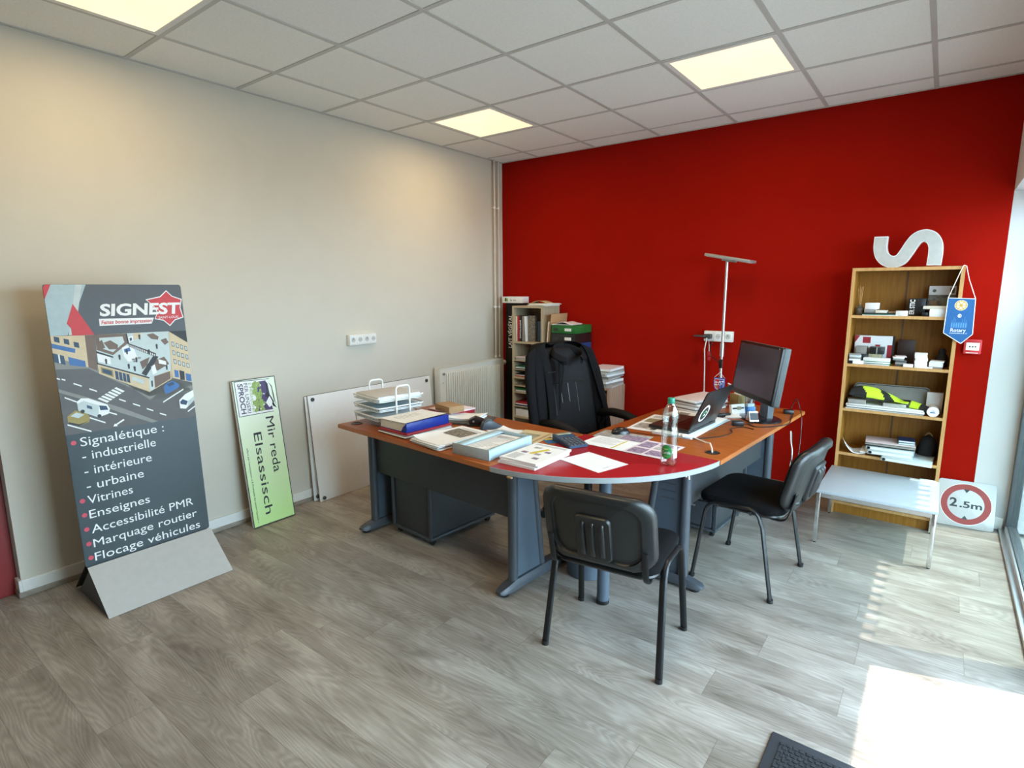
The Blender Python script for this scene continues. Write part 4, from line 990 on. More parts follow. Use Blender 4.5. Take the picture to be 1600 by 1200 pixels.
# box files stacked behind the chair, on the cabinet
z = .6905
for k, (h_, m, lb_) in enumerate(((.075, 'paper', 'white box file at the bottom of the stack behind the office chair'), (.075, 'greyf', 'grey box file second from the bottom behind the office chair'), (.075, 'paper3', 'pinkish box file in the middle of the stack behind the office chair'), (.075, 'paper', 'white box file below the blue one in the stack'), (.065, 'dkblue', 'dark blue box file in the stack behind the office chair'), (.085, 'blk', 'black box file with white label in the stack'), (.075, 'green', 'green box file at the top of the stack by the red wall'))):
    o = thing('box_file', lb_, 'box file', (.912, -.155, z), 0, 'box files stacked behind the office chair')
    obj('box', MB().box(-.122, .128, -.145, .148, 0, h_-.003, 0, .003), M_[m], o)
    if k >= 4: obj('spine_label', MB().box(.02, .088, -.1462, -.145, h_*.3, h_*.62), M_['paper'], o); obj('thumb_hole', MB().box(-.10, -.05, -.1458, -.145, h_*.3, h_*.6), M_['hole'], o)
    z += h_
o = thing('paper_sheaf', 'crumpled pinkish papers on the green box file', 'papers', (.88, -.18, z), R(5))
obj('sheet', MB().grid(10, 8, lambda a, b_: ((a-.5)*.20, (b_-.5)*.22, .004+.024*math.exp(-((a-.55)/.28)**2)*(1-.3*b_)+.003*math.sin(9*b_)), 0), M_['paper3'], o).modifiers.new('t', 'SOLIDIFY').thickness = .003
obj('lower_sheets', MB().box(-.105, .105, -.11, .11, 0, .004), M_['paper'], o)
for k, (px_, m, lb_, h_, an) in enumerate(((.722, 'card', 'brown cardboard sheet leaning between the pale shelf and the box files', .62, 5.5), (.706, 'paper2', 'cream sheet leaning behind the brown cardboard', .55, 4.5))):
    o = thing('cardboard_sheet', lb_, 'cardboard', (px_, -.155, .693), 0, 'sheets leaning beside the pale shelf')
    obj('sheet', MB().box(0, .004, -.135, .14, 0, h_, 0, .001), M_[m], o, M=RY(R(an)))
# ================================================================== LAMP, BOOKSHELF, TABLE
t = thing('floor_lamp', 'tall floor lamp with flat rectangular grey head behind the monitor', 'lamp', (2.285, -.20, 0))
obj('base', MB().box(-.14, .14, -.14, .14, 0, .018, 0, .006), M_['lampgrey'], t)
obj('pole', MB().cyl((0, 0, .018), (0, 0, 1.735), .0105, seg=16).cyl((0, 0, 1.02), (0, 0, 1.12), .0165, seg=16).cyl((0, 0, .78), (0, 0, .86), .015, seg=16), M_['alu'], t)
hm = T(.02, 0, 1.755) @ RZ(R(-2)) @ RY(R(11))
obj('lamp_head', MB().box(-.17, .17, -.075, .075, -.012, .010, 0, .004).box(-.05, .05, -.03, .03, -.026, -.012, 0, .004), M_['lampgrey'], t, M=hm)
obj('louvre', MB().box(-.155, .155, -.062, .062, -.0135, -.012), M_['white'], t, M=hm)
obj('dimmer', MB().box(-.012, .012, -.026, -.012, .93, 1.0, 0, .004), M_['blk'], t)
obj('lamp_cable', MB().tube([(.01, -.01, .93), (-.02, -.02, .98), (-.07, -.03, 1.02), (-.10, .02, 1.08), (-.12, .15, 1.12)], .0035, 6), M_['blk'], t)
t = thing('plug', 'grey flat plug adapter hanging from the red wall socket', 'plug', (2.13, -.046, 1.157))
obj('plug_body', MB().box(-.028, .028, -.05, .002, -.018, .018, 0, .006).box(-.085, .0, -.12, -.05, .0, .012, 0, .004), M_['steelgrey'], t)
obj('cord', MB().tube([(.0, -.05, -.01), (-.01, -.06, -.10), (-.005, -.05, -.25), (.0, -.045, -.5), (.01, -.05, -.8)], .005, 8), M_['cordw'], t)
t = thing('cord_plug', 'small white and pink cable connector dangling below the socket', 'plug', (2.145, -.07, 1.02))
obj('connector', MB().box(-.012, .012, -.01, .01, -.02, .02, 0, .004).box(-.008, .014, -.01, .01, -.055, -.026, 0, .004), M_['pen_red'], t)
obj('thin_cord', MB().tube([(0, 0, .02), (-.005, .01, .06), (-.015, .022, .11)], .003, 6), M_['cordw'], t)
# shield pennant on the pole
t = thing('shield_pennant', 'small red and blue shield pennant hanging on the lamp pole', 'pennant', (2.285, -.222, .80))
shp = [(-.042, .055), (.042, .055), (.043, .0), (.034, -.03), (.0, -.058), (-.034, -.03), (-.043, .0)]
F0 = frame((0, 0, 0), (1, 0, 0), (0, 0, 1))
obj('cloth', MB().prism(shp, -.003, 0), M_['pen_blue'], t, M=F0)
e = MB().poly([(x*.86, y*.86) for x, y in shp], .0005, 1).poly([(x*.80, y*.80) for x, y in shp], .0008, 0).poly([(0, .042), (.033, .042), (.034, 0), (.027, -.024), (0, -.045)], .0011, 2)
e.text('CCH', T(-.026, -.002, .0014), .052, .026, 1, .005)
obj('emblem', e, [M_['pen_red'], M_['prt_white'], M_['pen_blue']], t, 0, M=F0)
obj('cord', MB().tube([(-.04, 0, .055), (-.012, .005, .085), (.0, .012, .10), (.012, .005, .085), (.04, 0, .055)], .0015, 5), M_['cordw'], t)

SX0, SX1, SY0, SZ = 3.112, 3.686, -.302, 1.658
scx = (SX0+SX1)/2; hw = (SX1-SX0)/2
t = thing('bookcase', 'oak coloured open bookcase against the red wall at the right', 'bookcase', (scx, -.155, 0))
b = MB()
for s in (-1, 1): b.box(s*hw-(.018 if s > 0 else 0), s*hw+(.018 if s < 0 else 0), -.145, .147, 0, SZ, 0)
obj('side_panel', MB().box(-hw, -hw+.018, -.145, .147, 0, SZ), M_['oak'], t); obj('side_panel', MB().box(hw-.018, hw, -.145, .147, 0, SZ), M_['oak'], t)
obj('back_panel', MB().box(-hw+.018, -.006, .140, .147, .06, SZ-.002).box(.006, hw-.018, .140, .147, .06, SZ-.002).box(-.006, .006, .137, .147, .06, SZ-.002, 1), [M_['oak'], M_['oak_seam']], t)
SHZ = [.07, .418, .722, 1.022, 1.340, SZ-.018]
for z in SHZ: obj('shelf_board', MB().box(-hw+.018, hw-.018, -.143, .140, z, z+.018), M_['oak'], t)
ed = MB()
for s in (-1, 1): ed.box(s*hw-(.019 if s > 0 else 0), s*hw+(.019 if s < 0 else 0), -.147, -.1445, 0, SZ+.001)
for z in SHZ: ed.box(-hw+.018, hw-.018, -.1455, -.1428, z, z+.0185)
ed.box(-hw, hw, -.146, .147, SZ, SZ+.0015)
obj('edge_band', ed, M_['oak_edge'], t)
obj('plinth', MB().box(-hw+.018, hw-.018, -.12, -.105, 0, .07), M_['oak'], t)
SF = [z+.0185 for z in SHZ]
def sx(px): # left-right position inside the bookcase by fraction
    return SX0+.02+px*(SX1-SX0-.04)
def carton(name, label, cat, f0, f1, y0, y1, z, h, m, group=None, rz=0, face=None, facem=None):
    x0, x1 = sx(f0), sx(f1); cx, cy = (x0+x1)/2, (y0+y1)/2
    o = thing(name, label, cat, (cx, cy, z), rz, group); a, b_ = (x1-x0)/2, (y1-y0)/2
    obj('carton', MB().box(-a, a, -b_, b_, 0, h, 0, .0012), M_[m], o)
    if face: face(o, a, b_, h)
    return o
# letter S lying on its side
def catmull(pts, n=10):
    P = [Vector((2*pts[0][0]-pts[1][0], 2*pts[0][1]-pts[1][1]))]+[Vector(p) for p in pts]+[Vector((2*pts[-1][0]-pts[-2][0], 2*pts[-1][1]-pts[-2][1]))]
    out = []
    for i in range(1, len(P)-2):
        for k in range(n):
            q = k/n; a, b_, c, d = P[i-1:i+3]
            out.append(.5*((2*b_)+(-a+c)*q+(2*a-5*b_+4*c-d)*q*q+(-a+3*b_-3*c+d)*q**3))
    out.append(P[-2]); return out
cl = catmull([(3.243, 1.868), (3.243, 1.80), (3.256, 1.75), (3.285, 1.718), (3.322, 1.707), (3.358, 1.722), (3.385, 1.765), (3.408, 1.812), (3.433, 1.848), (3.468, 1.862), (3.503, 1.848), (3.526, 1.812), (3.533, 1.765), (3.531, 1.68)], 8)
def ribbon(hw_, cut=0):
    L_, R_ = [], []
    for i, p in enumerate(cl):
        d = (cl[min(i+1, len(cl)-1)]-cl[max(i-1, 0)]).normalized(); nrm = Vector((-d.y, d.x)); e_ = d*(cut if i == 0 else (-cut if i == len(cl)-1 else 0))
        L_.append(p+nrm*hw_+e_); R_.append(p-nrm*hw_+e_)
    return L_, R_
t = thing('letter_sign', 'large white three dimensional letter S lying sideways on the bookcase', 'letter', (3.386, -.17, SZ+.001))
off = Vector((3.386, SZ+.001)); minz = min(min(p.y for p in s_) for s_ in ribbon(.037)); off.y = minz
def rib3(hw_, y0, y1, cut=0):
    L_, R_ = ribbon(hw_, cut); rg = []
    for a, c in zip(L_, R_): a = a-off; c = c-off; rg.append([(a.x, y0, a.y), (c.x, y0, c.y), (c.x, y1, c.y), (a.x, y1, a.y)])
    return rg
obj('letter_body', MB().loft(rib3(.037, -.035, .035)), M_['white'], t, 40)
obj('letter_face', MB().loft(rib3(.0325, -.0365, -.034, .005)), M_['s_face'], t, 40)
# pennant on the corner of the bookcase
t = thing('pennant', 'blue pennant with gold wheel emblem hanging from the bookcase corner', 'pennant', (3.686, -.322, 1.34))
PT = [(-.065, .133), (.062, .128), (.069, -.078), (.020, -.135), (-.068, -.075)]
obj('cloth', MB().prism(PT, -.0025, 0), M_['rotary'], t, M=F0)
ed = MB()
cyc = PT+[PT[0]]
for a, b_ in zip(cyc[:-1], cyc[1:]): ed.tube([(a[0], a[1], -.001), (b_[0], b_[1], -.001)], .0022, 6)
obj('white_edging', ed, M_['prt_white'], t, M=F0)
e = MB().prism([(.0+.0305*math.cos(k*PI/16), .09+.0305*math.sin(k*PI/16)) for k in range(32)], .0002, .0008, 0)
ri = []
for r0, r1, m in ((.022, .026, 1),):
    for k in range(24):
        a0, a1 = 2*PI*k/24, 2*PI*(k+1)/24
        e.quad((r0*math.cos(a0), .09+r0*math.sin(a0), .0011), (r1*math.cos(a0), .09+r1*math.sin(a0), .0011), (r1*math.cos(a1), .09+r1*math.sin(a1), .0011), (r0*math.cos(a1), .09+r0*math.sin(a1), .0011), 1)
        if k % 2 == 0: e.box(.026, .029, -.0025, .0025, .0009, .0013, 1, 0, T(0, .09, 0) @ RZ(a0))
for k in range(6): e.box(.005, .023, -.0018, .0018, .0009, .0013, 1, 0, T(0, .09, 0) @ RZ(2*PI*k/6))
e.prism([(.008*math.cos(k*PI/6), .09+.008*math.sin(k*PI/6)) for k in range(12)], .0009, .0014, 1)
obj('wheel_emblem', e, [M_['cream'], M_['goldemb']], t, 0, M=F0)
e = MB()
e.text('Rotary', T(-.036, -.066, .0004), .072, .021, 0, .008).text('MARSEILLE II', T(-.038, -.078, .0004), .08, .0065, 0)
e.text('O', T(-.010, .018, .0004), .018, .022, 0, .02); e.box(-.003, .001, .022, .036, .0003, .0007, 0)
for x, h_ in ((-.034, .012), (-.026, .028), (-.018, .02), (.014, .018), (.024, .03), (.032, .014)): e.box(x, x+.0015, -.008, -.008+h_, .0003, .0006, 1)
for k in range(4): e.box(-.038, .038, -.012-.010*k, -.0105-.010*k, .0003, .0006, 1)
for k in range(7): e.box(-.036+.011*k, -.030+.011*k, -.040, -.014, .0003, .0005, 1)
obj('lettering', e, [M_['prt_white'], mat('faint_blue_print', '#5a94c8', .7)], t, 0, M=F0)
obj('cord', MB().tube([(-.065, 0, .133), (-.03, .006, .26), (-.013, .012, .318), (-.008, .02, .3235), (.002, .012, .318), (.022, .006, .24), (.062, 0, .128)], .0022, 6), M_['cordw'], t)

# --- top shelf
z = SF[4]
o = thing('scent_diffuser', 'dark bottle with reed sticks at the left of the top shelf', 'diffuser', (sx(.06), -.20, z))
obj('bottle', MB().lathe([(0, 0), (.022, 0), (.023, .004), (.023, .045), (.012, .054), (.011, .066), (.0, .066)], 20), M_['dkphoto'], o)
obj('reed', MB().cyl((0, 0, .06), (-.012, .01, .19), .0016, seg=6).cyl((0.002, 0, .06), (.006, .02, .185), .0016, seg=6).cyl((-.002, 0, .06), (-.02, -.005, .17), .0016, seg=6).cyl((-.002, 0, .06), (.002, -.015, .18), .0016, seg=6), M_['oak_edge'], o)
g_ = 'small cartons on the top shelf'
flatpile('paper_pile', 'dark and white papers lying across the top shelf', 'papers', sx(.10), sx(.52), -.29, -.08, z, [(.004, 'paper'), (.006, 'dkgreen'), (.005, 'blk')], None, R(2), .006)
carton('carton', 'white carton lying on the dark papers at the left', 'box', .11, .24, -.26, -.18, z+.016, .022, 'greyf', g_, R(6))
carton('carton', 'grey wrapped carton stacked on another at the left of the top shelf', 'box', .13, .25, -.25, -.18, z+.0385, .040, 'paper', g_, R(-12))
carton('carton', 'cream carton on the papers right of the grey wrapped one', 'box', .24, .35, -.27, -.20, z+.016, .016, 'paper2', g_, R(-5))
o = carton('carton', 'orange edged flat carton beside the lettered black box', 'box', .36, .46, -.24, -.16, z+.016, .008, 'kraft', g_, R(4))
carton('carton', 'small bright white carton at the front of the top shelf', 'box', .45, .55, -.296, -.25, z, .032, 'paper', g_, R(-14))
def er(o, a, b_, h):
    obj('lettering', MB().text('ER STIC', frame((-a+.035, -b_-.0004, h*.08), (0, 0, 1), (-1, 0, 0)), h*.85, .026, 0, .03), M_['prt_white'], o)
carton('carton', 'black box with vertical white lettering on the top shelf', 'box', .55, .72, -.20, -.10, z, .108, 'blk', g_, R(-3), er)
def ph(o, a, b_, h):
    obj('cover_picture', MB().box(-a, a, -b_-.0006, -b_, 0, h*.70, 0).box(-a*.9, -a*.3, -b_-.0009, -b_-.0006, h*.15, h*.5, 1).box(-.0, a*.8, -b_-.0009, -b_-.0006, h*.25, h*.6, 2), [M_['dkphoto'], M_['kraft'], M_['olive']], o)
    obj('header_marks', MB().lathe([(.010, 0), (.010, .0006), (0, .0006)], 14, 0, T(-a*.6, -b_, h*.84) @ RX(PI/2)).box(a*.55, a*.88, -b_-.0006, -b_, h*.76, h*.93), M_['dkphoto'], o)
carton('catalogue', 'pictorial catalogue standing upright at the right of the top shelf', 'catalogue', .73, .985, -.115, -.10, z, .185, 'paper', None, 0, ph)
carton('carton', 'white carton block at the right front of the top shelf', 'box', .76, .93, -.29, -.21, z, .045, 'paper', g_, R(2))
carton('carton', 'dark block beside the white carton on the top shelf', 'box', .69, .75, -.27, -.21, z, .025, 'blk', g_)
carton('carton', 'flat cream carton laid across the white carton block', 'box', .70, .96, -.28, -.18, z+.0455, .018, 'paper2', g_, R(-2))
# --- second shelf
z = SF[3]; g_ = 'cartons and pads on the second shelf'
def redw(o, a, b_, h):
    r_ = MB()
    r_.poly([(-a, h-.001), (-a, h*.72), (-a*.75, h-.001)], .0006, 0, frame((0, -b_, 0), (1, 0, 0), (0, 0, 1)))
    for x0, x1, z0, z1 in ((.38, .50, .15, .68), (.68, .82, .2, .68), (.05, .25, .72, .95)): r_.box(-a+2*a*(x0+.15), -a+2*a*min(.97, x1+.15), -b_-.0008, -b_, h*z0, h*z1, 0)
    obj('red_print', r_, M_['redf'], o)
    obj('black_spine', MB().box(a-.012, a+.0006, -b_-.0010, b_+.0005, 0, h+.0005), M_['blk'], o)
carton('display_folder', 'large white and red display folder standing on the second shelf', 'folder', .03, .45, -.15, -.11, z, .178, 'paper', None, 0, redw)
carton('brown_board', 'dark brown board standing at the back of the second shelf', 'board', .475, .655, -.075, -.06, z, .155, 'brown', None, 0)
carton('carton', 'black carton at the left end of the second shelf', 'box', .03, .20, -.24, -.17, z, .06, 'blk', g_)
carton('carton', 'grey carton standing on the black one at the left', 'box', .06, .18, -.22, -.17, z+.0605, .05, 'greyf', g_)
flatpile('note_pads', 'grey pads piled at the left end of the second shelf', 'pads', sx(.01), sx(.13), -.295, -.245, z, [(.02, 'blk'), (.012, 'paper'), (.012, 'greyf'), (.012, 'prt_silver'), (.010, 'greyf')], g_, 0, .003, 'pad')
carton('carton', 'dark green carton under the black one in the middle', 'box', .205, .34, -.235, -.165, z, .065, 'olive', g_)
carton('carton', 'black strapped carton on the dark green one', 'box', .21, .36, -.235, -.165, z+.0655, .045, 'blk', g_, 0, lambda o, a, b_, h: obj('strap', MB().box(-.003, .003, -b_-.001, b_+.001, -.001, h+.001), M_['greyf'], o))
flatpile('note_pads', 'green edged white pads piled at the front of the second shelf', 'pads', sx(.17), sx(.44), -.297, -.24, z, [(.009, 'paper'), (.003, 'green'), (.009, 'paper'), (.003, 'green'), (.010, 'paper'), (.010, 'paper')], g_, R(-2), .004, 'pad')
carton('carton', 'white small box before the grey pads at the left', 'box', .055, .165, -.30, -.298, z, .024, 'paper', g_)
flatpile('note_pads', 'leaning grey pads in the middle of the second shelf', 'pads', sx(.47), sx(.58), -.27, -.20, z, [(.012, 'steelgrey'), (.012, 'greyf'), (.012, 'steelgrey'), (.012, 'greyf'), (.009, 'paper'), (.006, 'paper3')], g_, R(6), .008, 'pad')
flatpile('note_pads', 'tall pile of white pads right of centre on the second shelf', 'pads', sx(.67), sx(.79), -.27, -.20, z, [(.014, 'paper')]*6+[(.006, 'paper')], g_, R(3), .004, 'pad')
carton('carton', 'small white box before the tall white pad pile', 'box', .57, .665, -.297, -.265, z, .018, 'paper', g_)
flatpile('paper_pile', 'thin white leaflets at the front of the second shelf', 'papers', sx(.68), sx(.85), -.298, -.272, z, [(.004, 'paper'), (.004, 'paper')], g_, R(-2), .004)
flatpile('note_pads', 'white card pads at the right of the second shelf', 'pads', sx(.82), sx(.95), -.275, -.20, z, [(.010, 'greyf'), (.014, 'paper'), (.014, 'paper'), (.008, 'paper')], g_, R(-3), .003, 'pad')
o = thing('dark_figurine', 'small dark rounded object at the right end of the second shelf', 'ornament', (sx(.925), -.15, z))
obj('figurine_body', MB().lathe([(0, 0), (.032, 0), (.034, .05), (.028, .07), (.018, .085), (.020, .10), (.012, .115), (0, .118)], 20), M_['blackcloth'], o)
# --- third shelf
z = SF[2]
o = thing('plastic_case', 'grey rounded plastic case leaning at the back of the third shelf', 'case', (sx(.46), -.10, z), 0)
cp = rrect(.43, .150, .03, 6)
obj('case_body', MB().prism(cp, -.012, .012, 0, None, .004), M_['greypl'], o, M=T(0, 0, .076) @ RX(PI/2-R(10)))
obj('case_rim', MB().tube([(x*.96, y*.90, .0125) for x, y in cp], .0022, 6, 0, True), M_['blk'], o, M=T(0, 0, .076) @ RX(PI/2-R(10)))
flatpile('paper_pile', 'white papers and pads covering the third shelf', 'papers', sx(.03), sx(.82), -.30, -.13, z, [(.006, 'paper'), (.007, 'greyf'), (.008, 'paper'), (.005, 'beigepl'), (.006, 'paper')], None, R(-1), .006)
carton('carton', 'pinkish grey carton under the yellow cushion', 'box', .41, .64, -.27, -.19, z+.0325, .022, 'beigepl', 'packs on the third shelf')
carton('carton', 'grey envelope pack at the left of the third shelf', 'box', .03, .22, -.285, -.18, z+.0325, .028, 'greyf', 'packs on the third shelf', R(8))
def vest(a, b_):
    x = (a-.5)*.33; y = (b_-.5)*.13
    zz = .014+.078*math.sin(PI*b_)**.7*(1-.55*a)*math.sin(PI*min(1, a*1.1+.08))**.6+.006*noise.noise((a*5, b_*4, 1))
    return (x, y, max(.002, zz+.02*(1-a)))
o = thing('safety_vest', 'folded black and fluorescent yellow vest on the third shelf', 'vest', (sx(.36), -.225, z+.056), R(-4))
vm = lambda a, b_: 1 if ((.32 < a+.30*b_ < .62) or (.78 < a+.35*b_ < 1.15)) and b_ < .93 else 0
e = obj('vest_cloth', MB().grid(36, 16, vest, 0, vm), [M_['blackcloth'], M_['hivis']], o, 60); e.modifiers.new('t', 'SOLIDIFY').thickness = .004
obj('printed_lettering', MB().text('adisquo', frame((-.03, -.018, .072), (1, 0, -.22), (0, .8, .5)), .07, .012), M_['blk'], o)
o = thing('safety_vest', 'loose yellow and black vest end hanging over the third shelf edge', 'vest', (sx(.79), -.235, z+.032), R(-20))
e = obj('vest_cloth', MB().grid(14, 10, lambda a, b_: ((a-.5)*.11, (b_-.5)*.085, .006+.04*math.sin(PI*b_)*(1-.7*a)), 0, lambda a, b_: 1 if a < .5 else 0), [M_['blackcloth'], M_['hivis']], o, 60); e.modifiers.new('t', 'SOLIDIFY').thickness = .004
o = thing('paper_roll', 'white paper roll with blue print at the right of the third shelf', 'roll', (sx(.905), -.245, z))
obj('roll', MB().cyl((0, -.05, .031), (0, .1, .031), .031, seg=24), M_['paper'], o); obj('blue_print', MB().box(-.014, .012, -.0508, -.05, .024, .030).box(-.010, .008, -.0508, -.05, .036, .039), M_['rotary'], o)
carton('carton', 'white upright box behind the paper roll', 'box', .83, .985, -.175, -.14, z, .135, 'paper', 'packs on the third shelf')
# --- fourth shelf
z = SF[1]
o = thing('brochure', 'curled white brochure at the left of the lowest visible shelf', 'brochure', (sx(.17), -.235, z+.003), R(12))
e = obj('brochure_sheet', MB().grid(16, 6, lambda a, b_: ((a-.5)*.15, (b_-.5)*.13, .002+.07*abs(1-2*a)**2.2*(1 if a < .5 else .35)), 0), M_['paper'], o); e.modifiers.new('t', 'SOLIDIFY').thickness = .003
obj('brochure_print', MB().grid(8, 4, lambda a, b_: (-.02+a*.07, (b_-.5)*.11, .0055+.012*a*a), 0), M_['ink'], o)
def lapdev(label, x0, x1, y0, y1, zz, th, rz):
    cx, cy = (x0+x1)/2, (y0+y1)/2; o = thing('ring_binder', label, 'binder', (cx, cy, zz), rz, 'binders on the lowest visible shelf'); a, b_ = (x1-x0)/2, (y1-y0)/2
    obj('cover', MB().box(-a, a, -b_, b_, 0, .0025, 0, .001).box(-a, a, -b_, b_, th-.0025, th, 0, .001).box(-a, -a+.003, -b_, b_, 0, th, 0, .001), M_['prt_silver'], o)
    obj('page_block', MB().box(-a+.006, a-.008, -b_+.004, b_-.004, .003, th-.003), M_['paper'], o)
    obj('finger_ring', MB().lathe([(.009, 0), (.009, .002), (.0055, .002), (.0055, 0)], 16, 0, T(-a+.016, -b_-.0002, th/2) @ RX(PI/2)), M_['blk'], o)
lapdev('silver ring binder sticking out over the shelf edge', sx(.47), sx(.965), -.375, -.12, z, .020, R(-3))
lapdev('silver ring binder in the middle of the binder pile', sx(.30), sx(.76), -.32, -.10, z+.0205, .022, R(2))
lapdev('uppermost silver ring binder of the pile', sx(.29), sx(.78), -.30, -.09, z+.043, .022, R(-2))
flatpile('folder_pile', 'dark folders and pink slips on top of the ring binders', 'folders', sx(.27), sx(.78), -.29, -.10, z+.0655, [(.010, 'blk'), (.008, 'greyf'), (.006, 'dkphoto'), (.003, 'paper3')], None, R(3), .006)
flatpile('folder_pile', 'grey envelopes under the curled brochure', 'folders', sx(.22), sx(.28), -.29, -.12, z, [(.010, 'greyf'), (.01, 'paper')], None, 0, .002)
for zz, m, lb_ in ((.0930, 'teal', 'teal book on the dark folders at the right'), (.1075, 'dkblue', 'blue book on top of the teal one')):
    o = thing('book', lb_, 'book', (sx(.68), -.19, z+zz), R(5), 'books on the lowest visible shelf'); obj('cover', MB().box(-.045, .045, -.06, .06, 0, .002).box(-.045, .045, -.06, .06, .011, .013).box(-.045, -.043, -.06, .06, 0, .013), M_[m], o); obj('page_block', MB().box(-.043, .043, -.058, .058, .002, .011), M_['paper'], o)
o = thing('dark_bag', 'rumpled dark bag at the right end of the lowest visible shelf', 'bag', (sx(.895), -.13, z))
e = MB()
e.loft([[(r*(1+.12*noise.noise((math.cos(a)*1.5, math.sin(a)*1.5, zz*20)))*math.cos(a), .9*r*(1+.12*noise.noise((math.cos(a), math.sin(a), zz*15+5)))*math.sin(a), zz) for a in [2*PI*k/24 for k in range(24)]] for r, zz in ((.038, 0), (.05, .02), (.052, .06), (.046, .10), (.034, .135), (.014, .15))])
obj('bag_body', e, M_['blackcloth'], o, 60); obj('bag_handle', MB().tube(arc_pts((-.02, 0, .14), (0, -.02, .20), (.02, 0, .14), 10), .004, 8), M_['kraft'], o)

# coffee table
TX0, TX1, TY0, TY1, TZ = 3.098, 3.690, -.905, -.312, .338
t = thing('coffee_table', 'low white square table with chrome legs in front of the bookcase', 'table', ((TX0+TX1)/2, (TY0+TY1)/2, 0))
a, b_ = (TX1-TX0)/2, (TY1-TY0)/2
obj('table_top', MB().box(-a, a, -b_, b_, TZ-.020, TZ, 0, .004), M_['table'], t)
fr = MB()
for s in (-1, 1): fr.box(-a+.018, a-.018, s*(b_-.014)-.009, s*(b_-.014)+.009, TZ-.044, TZ-.020).box(s*(a-.014)-.009, s*(a-.014)+.009, -b_+.018, b_-.018, TZ-.044, TZ-.020)
obj('frame_rail', fr, M_['chrome'], t)
for s in (-1, 1):
    for q in (-1, 1):
        obj('leg', MB().box(s*(a-.014)-.011, s*(a-.014)+.011, q*(b_-.014)-.011, q*(b_-.014)+.011, .006, TZ-.020, 0, .002), M_['chrome'], t)
        obj('foot_glide', MB().cyl((s*(a-.014), q*(b_-.014), 0), (s*(a-.014), q*(b_-.014), .006), .008, seg=12), M_['blk'], t)
o = thing('white_slip', 'white folded slip lying at the back edge of the low white table', 'paper', (3.61, -.35, TZ)); obj('slip', MB().box(-.07, .07, -.02, .02, 0, .004, 0, .001).box(-.02, .06, -.015, .018, .004, .010, 0, .001), M_['paper'], o)
# height limit sign
t = thing('height_sign', 'square white height limit sign with red ring leaning on the wall', 'sign'); t.matrix_world = frame((3.697, -.108, .003), (.297, .02, 0), (0, .09, .30))
obj('plate', MB().prism([(x+.149, y+.149) for x, y in rrect(.298, .298, .018, 4)], -.003, 0, 0, None, .0008), M_['plate'], t)
e = MB(); n = 48
def annulus(mb, r0, r1, z, m):
    for k in range(n):
        a0, a1 = 2*PI*k/n, 2*PI*(k+1)/n
        mb.quad((.149+r0*math.cos(a0), .149+r0*math.sin(a0), z), (.149+r1*math.cos(a0), .149+r1*math.sin(a0), z), (.149+r1*math.cos(a1), .149+r1*math.sin(a1), z), (.149+r0*math.cos(a1), .149+r0*math.sin(a1), z), m)
annulus(e, .095, .130, .0006, 0); annulus(e, .130, .133, .0006, 1)
obj('red_ring', e, [M_['signred'], M_['prt_white']], t, 0)
for q in ([(.133, .245), (.165, .245), (.149, .222)], [(.133, .053), (.165, .053), (.149, .076)]): obj('arrow_mark', MB().poly(q, .0008), M_['txt_dk'], t, 0)
e = MB(); e.text('2', T(.066, .128, .0006), .040, .056, 0, .03).text('.5m', T(.118, .128, .0006), .115, .042, 0, .025)
obj('lettering', e, M_['txt_dk'], t, 0)
# door mat
t = thing('door_mat', 'dark ribbed door mat at the bottom edge of the picture', 'mat', (3.27, -2.66, 0), R(-.5))
obj('rubber_edge', MB().box(0, .59, -.90, 0, 0, .008, 0, .004), M_['mat_rub'], t)
pm = MB().box(.035, .555, -.865, -.035, .008, .0105)
obj('pile', pm, M_['mat_pile'], t)
rb = MB()
for i in range(26):
    for j in range(44):
        x = .042+i*.0198+(.0099 if j % 2 else 0); y = -.045-j*.0187
        if x < .545: rb.box(x-.006, x+.006, y-.006, y+.006, .0104, .0128)
rb_o = obj('pile_tuft', rb, M_['mat_pile'], t, 0); rb_o['kind'] = 'stuff'
# ================================================================== ON THE DESKS
def P(x, y): return (x+.0122*(3.601-x), y-.0122*(4.598+y))      # points taken at .72 m moved to the real top height
Z0 = DZ+.0003
def sheet(name, label, cat, corners, z, th, m, blocks=(), group=None, part='sheet', curl=0):
    """corners: a, b, c, d going round; x axis a->b, y axis a->d. blocks: (x0,y0,x1,y1,mat) in 0..1"""
    c = [Vector((*P(*q), 0)) for q in corners]; cen = (c[0]+c[1]+c[2]+c[3])/4
    u = ((c[1]-c[0])+(c[2]-c[3]))/2; v = ((c[3]-c[0])+(c[2]-c[1]))/2; w, l = u.length, v.length; an = math.atan2(u.y, u.x)
    o = thing(name, label, cat, (cen.x, cen.y, z), an, group)
    ms = [M_[m]]; mi = {}
    mb = MB()
    if curl: mb.grid(10, 10, lambda a, b_: ((a-.5)*w, (b_-.5)*l, th+curl*(2*a-1)**2*(2*b_-1)**2), 0); mb.box(-w/2, w/2, -l/2, l/2, 0, th*.9)
    else: mb.box(-w/2, w/2, -l/2, l/2, 0, th)
    obj(part, mb, ms, o)
    if blocks:
        pb = MB(); ms = []; 
        for x0, y0, x1, y1, k in blocks:
            if k not in ms: ms.append(k)
            pb.box((x0-.5)*w, (x1-.5)*w, (y0-.5)*l, (y1-.5)*l, th+.0001, th+.0005, ms.index(k))
        obj('print', pb, [M_[k] for k in ms], o, 0)
    return o
TEXT = [(.12, .90-.055*k, .12+.7*((k*37 % 10)/10*.4+.6), .925-.055*k, 'ink') for k in range(13)]
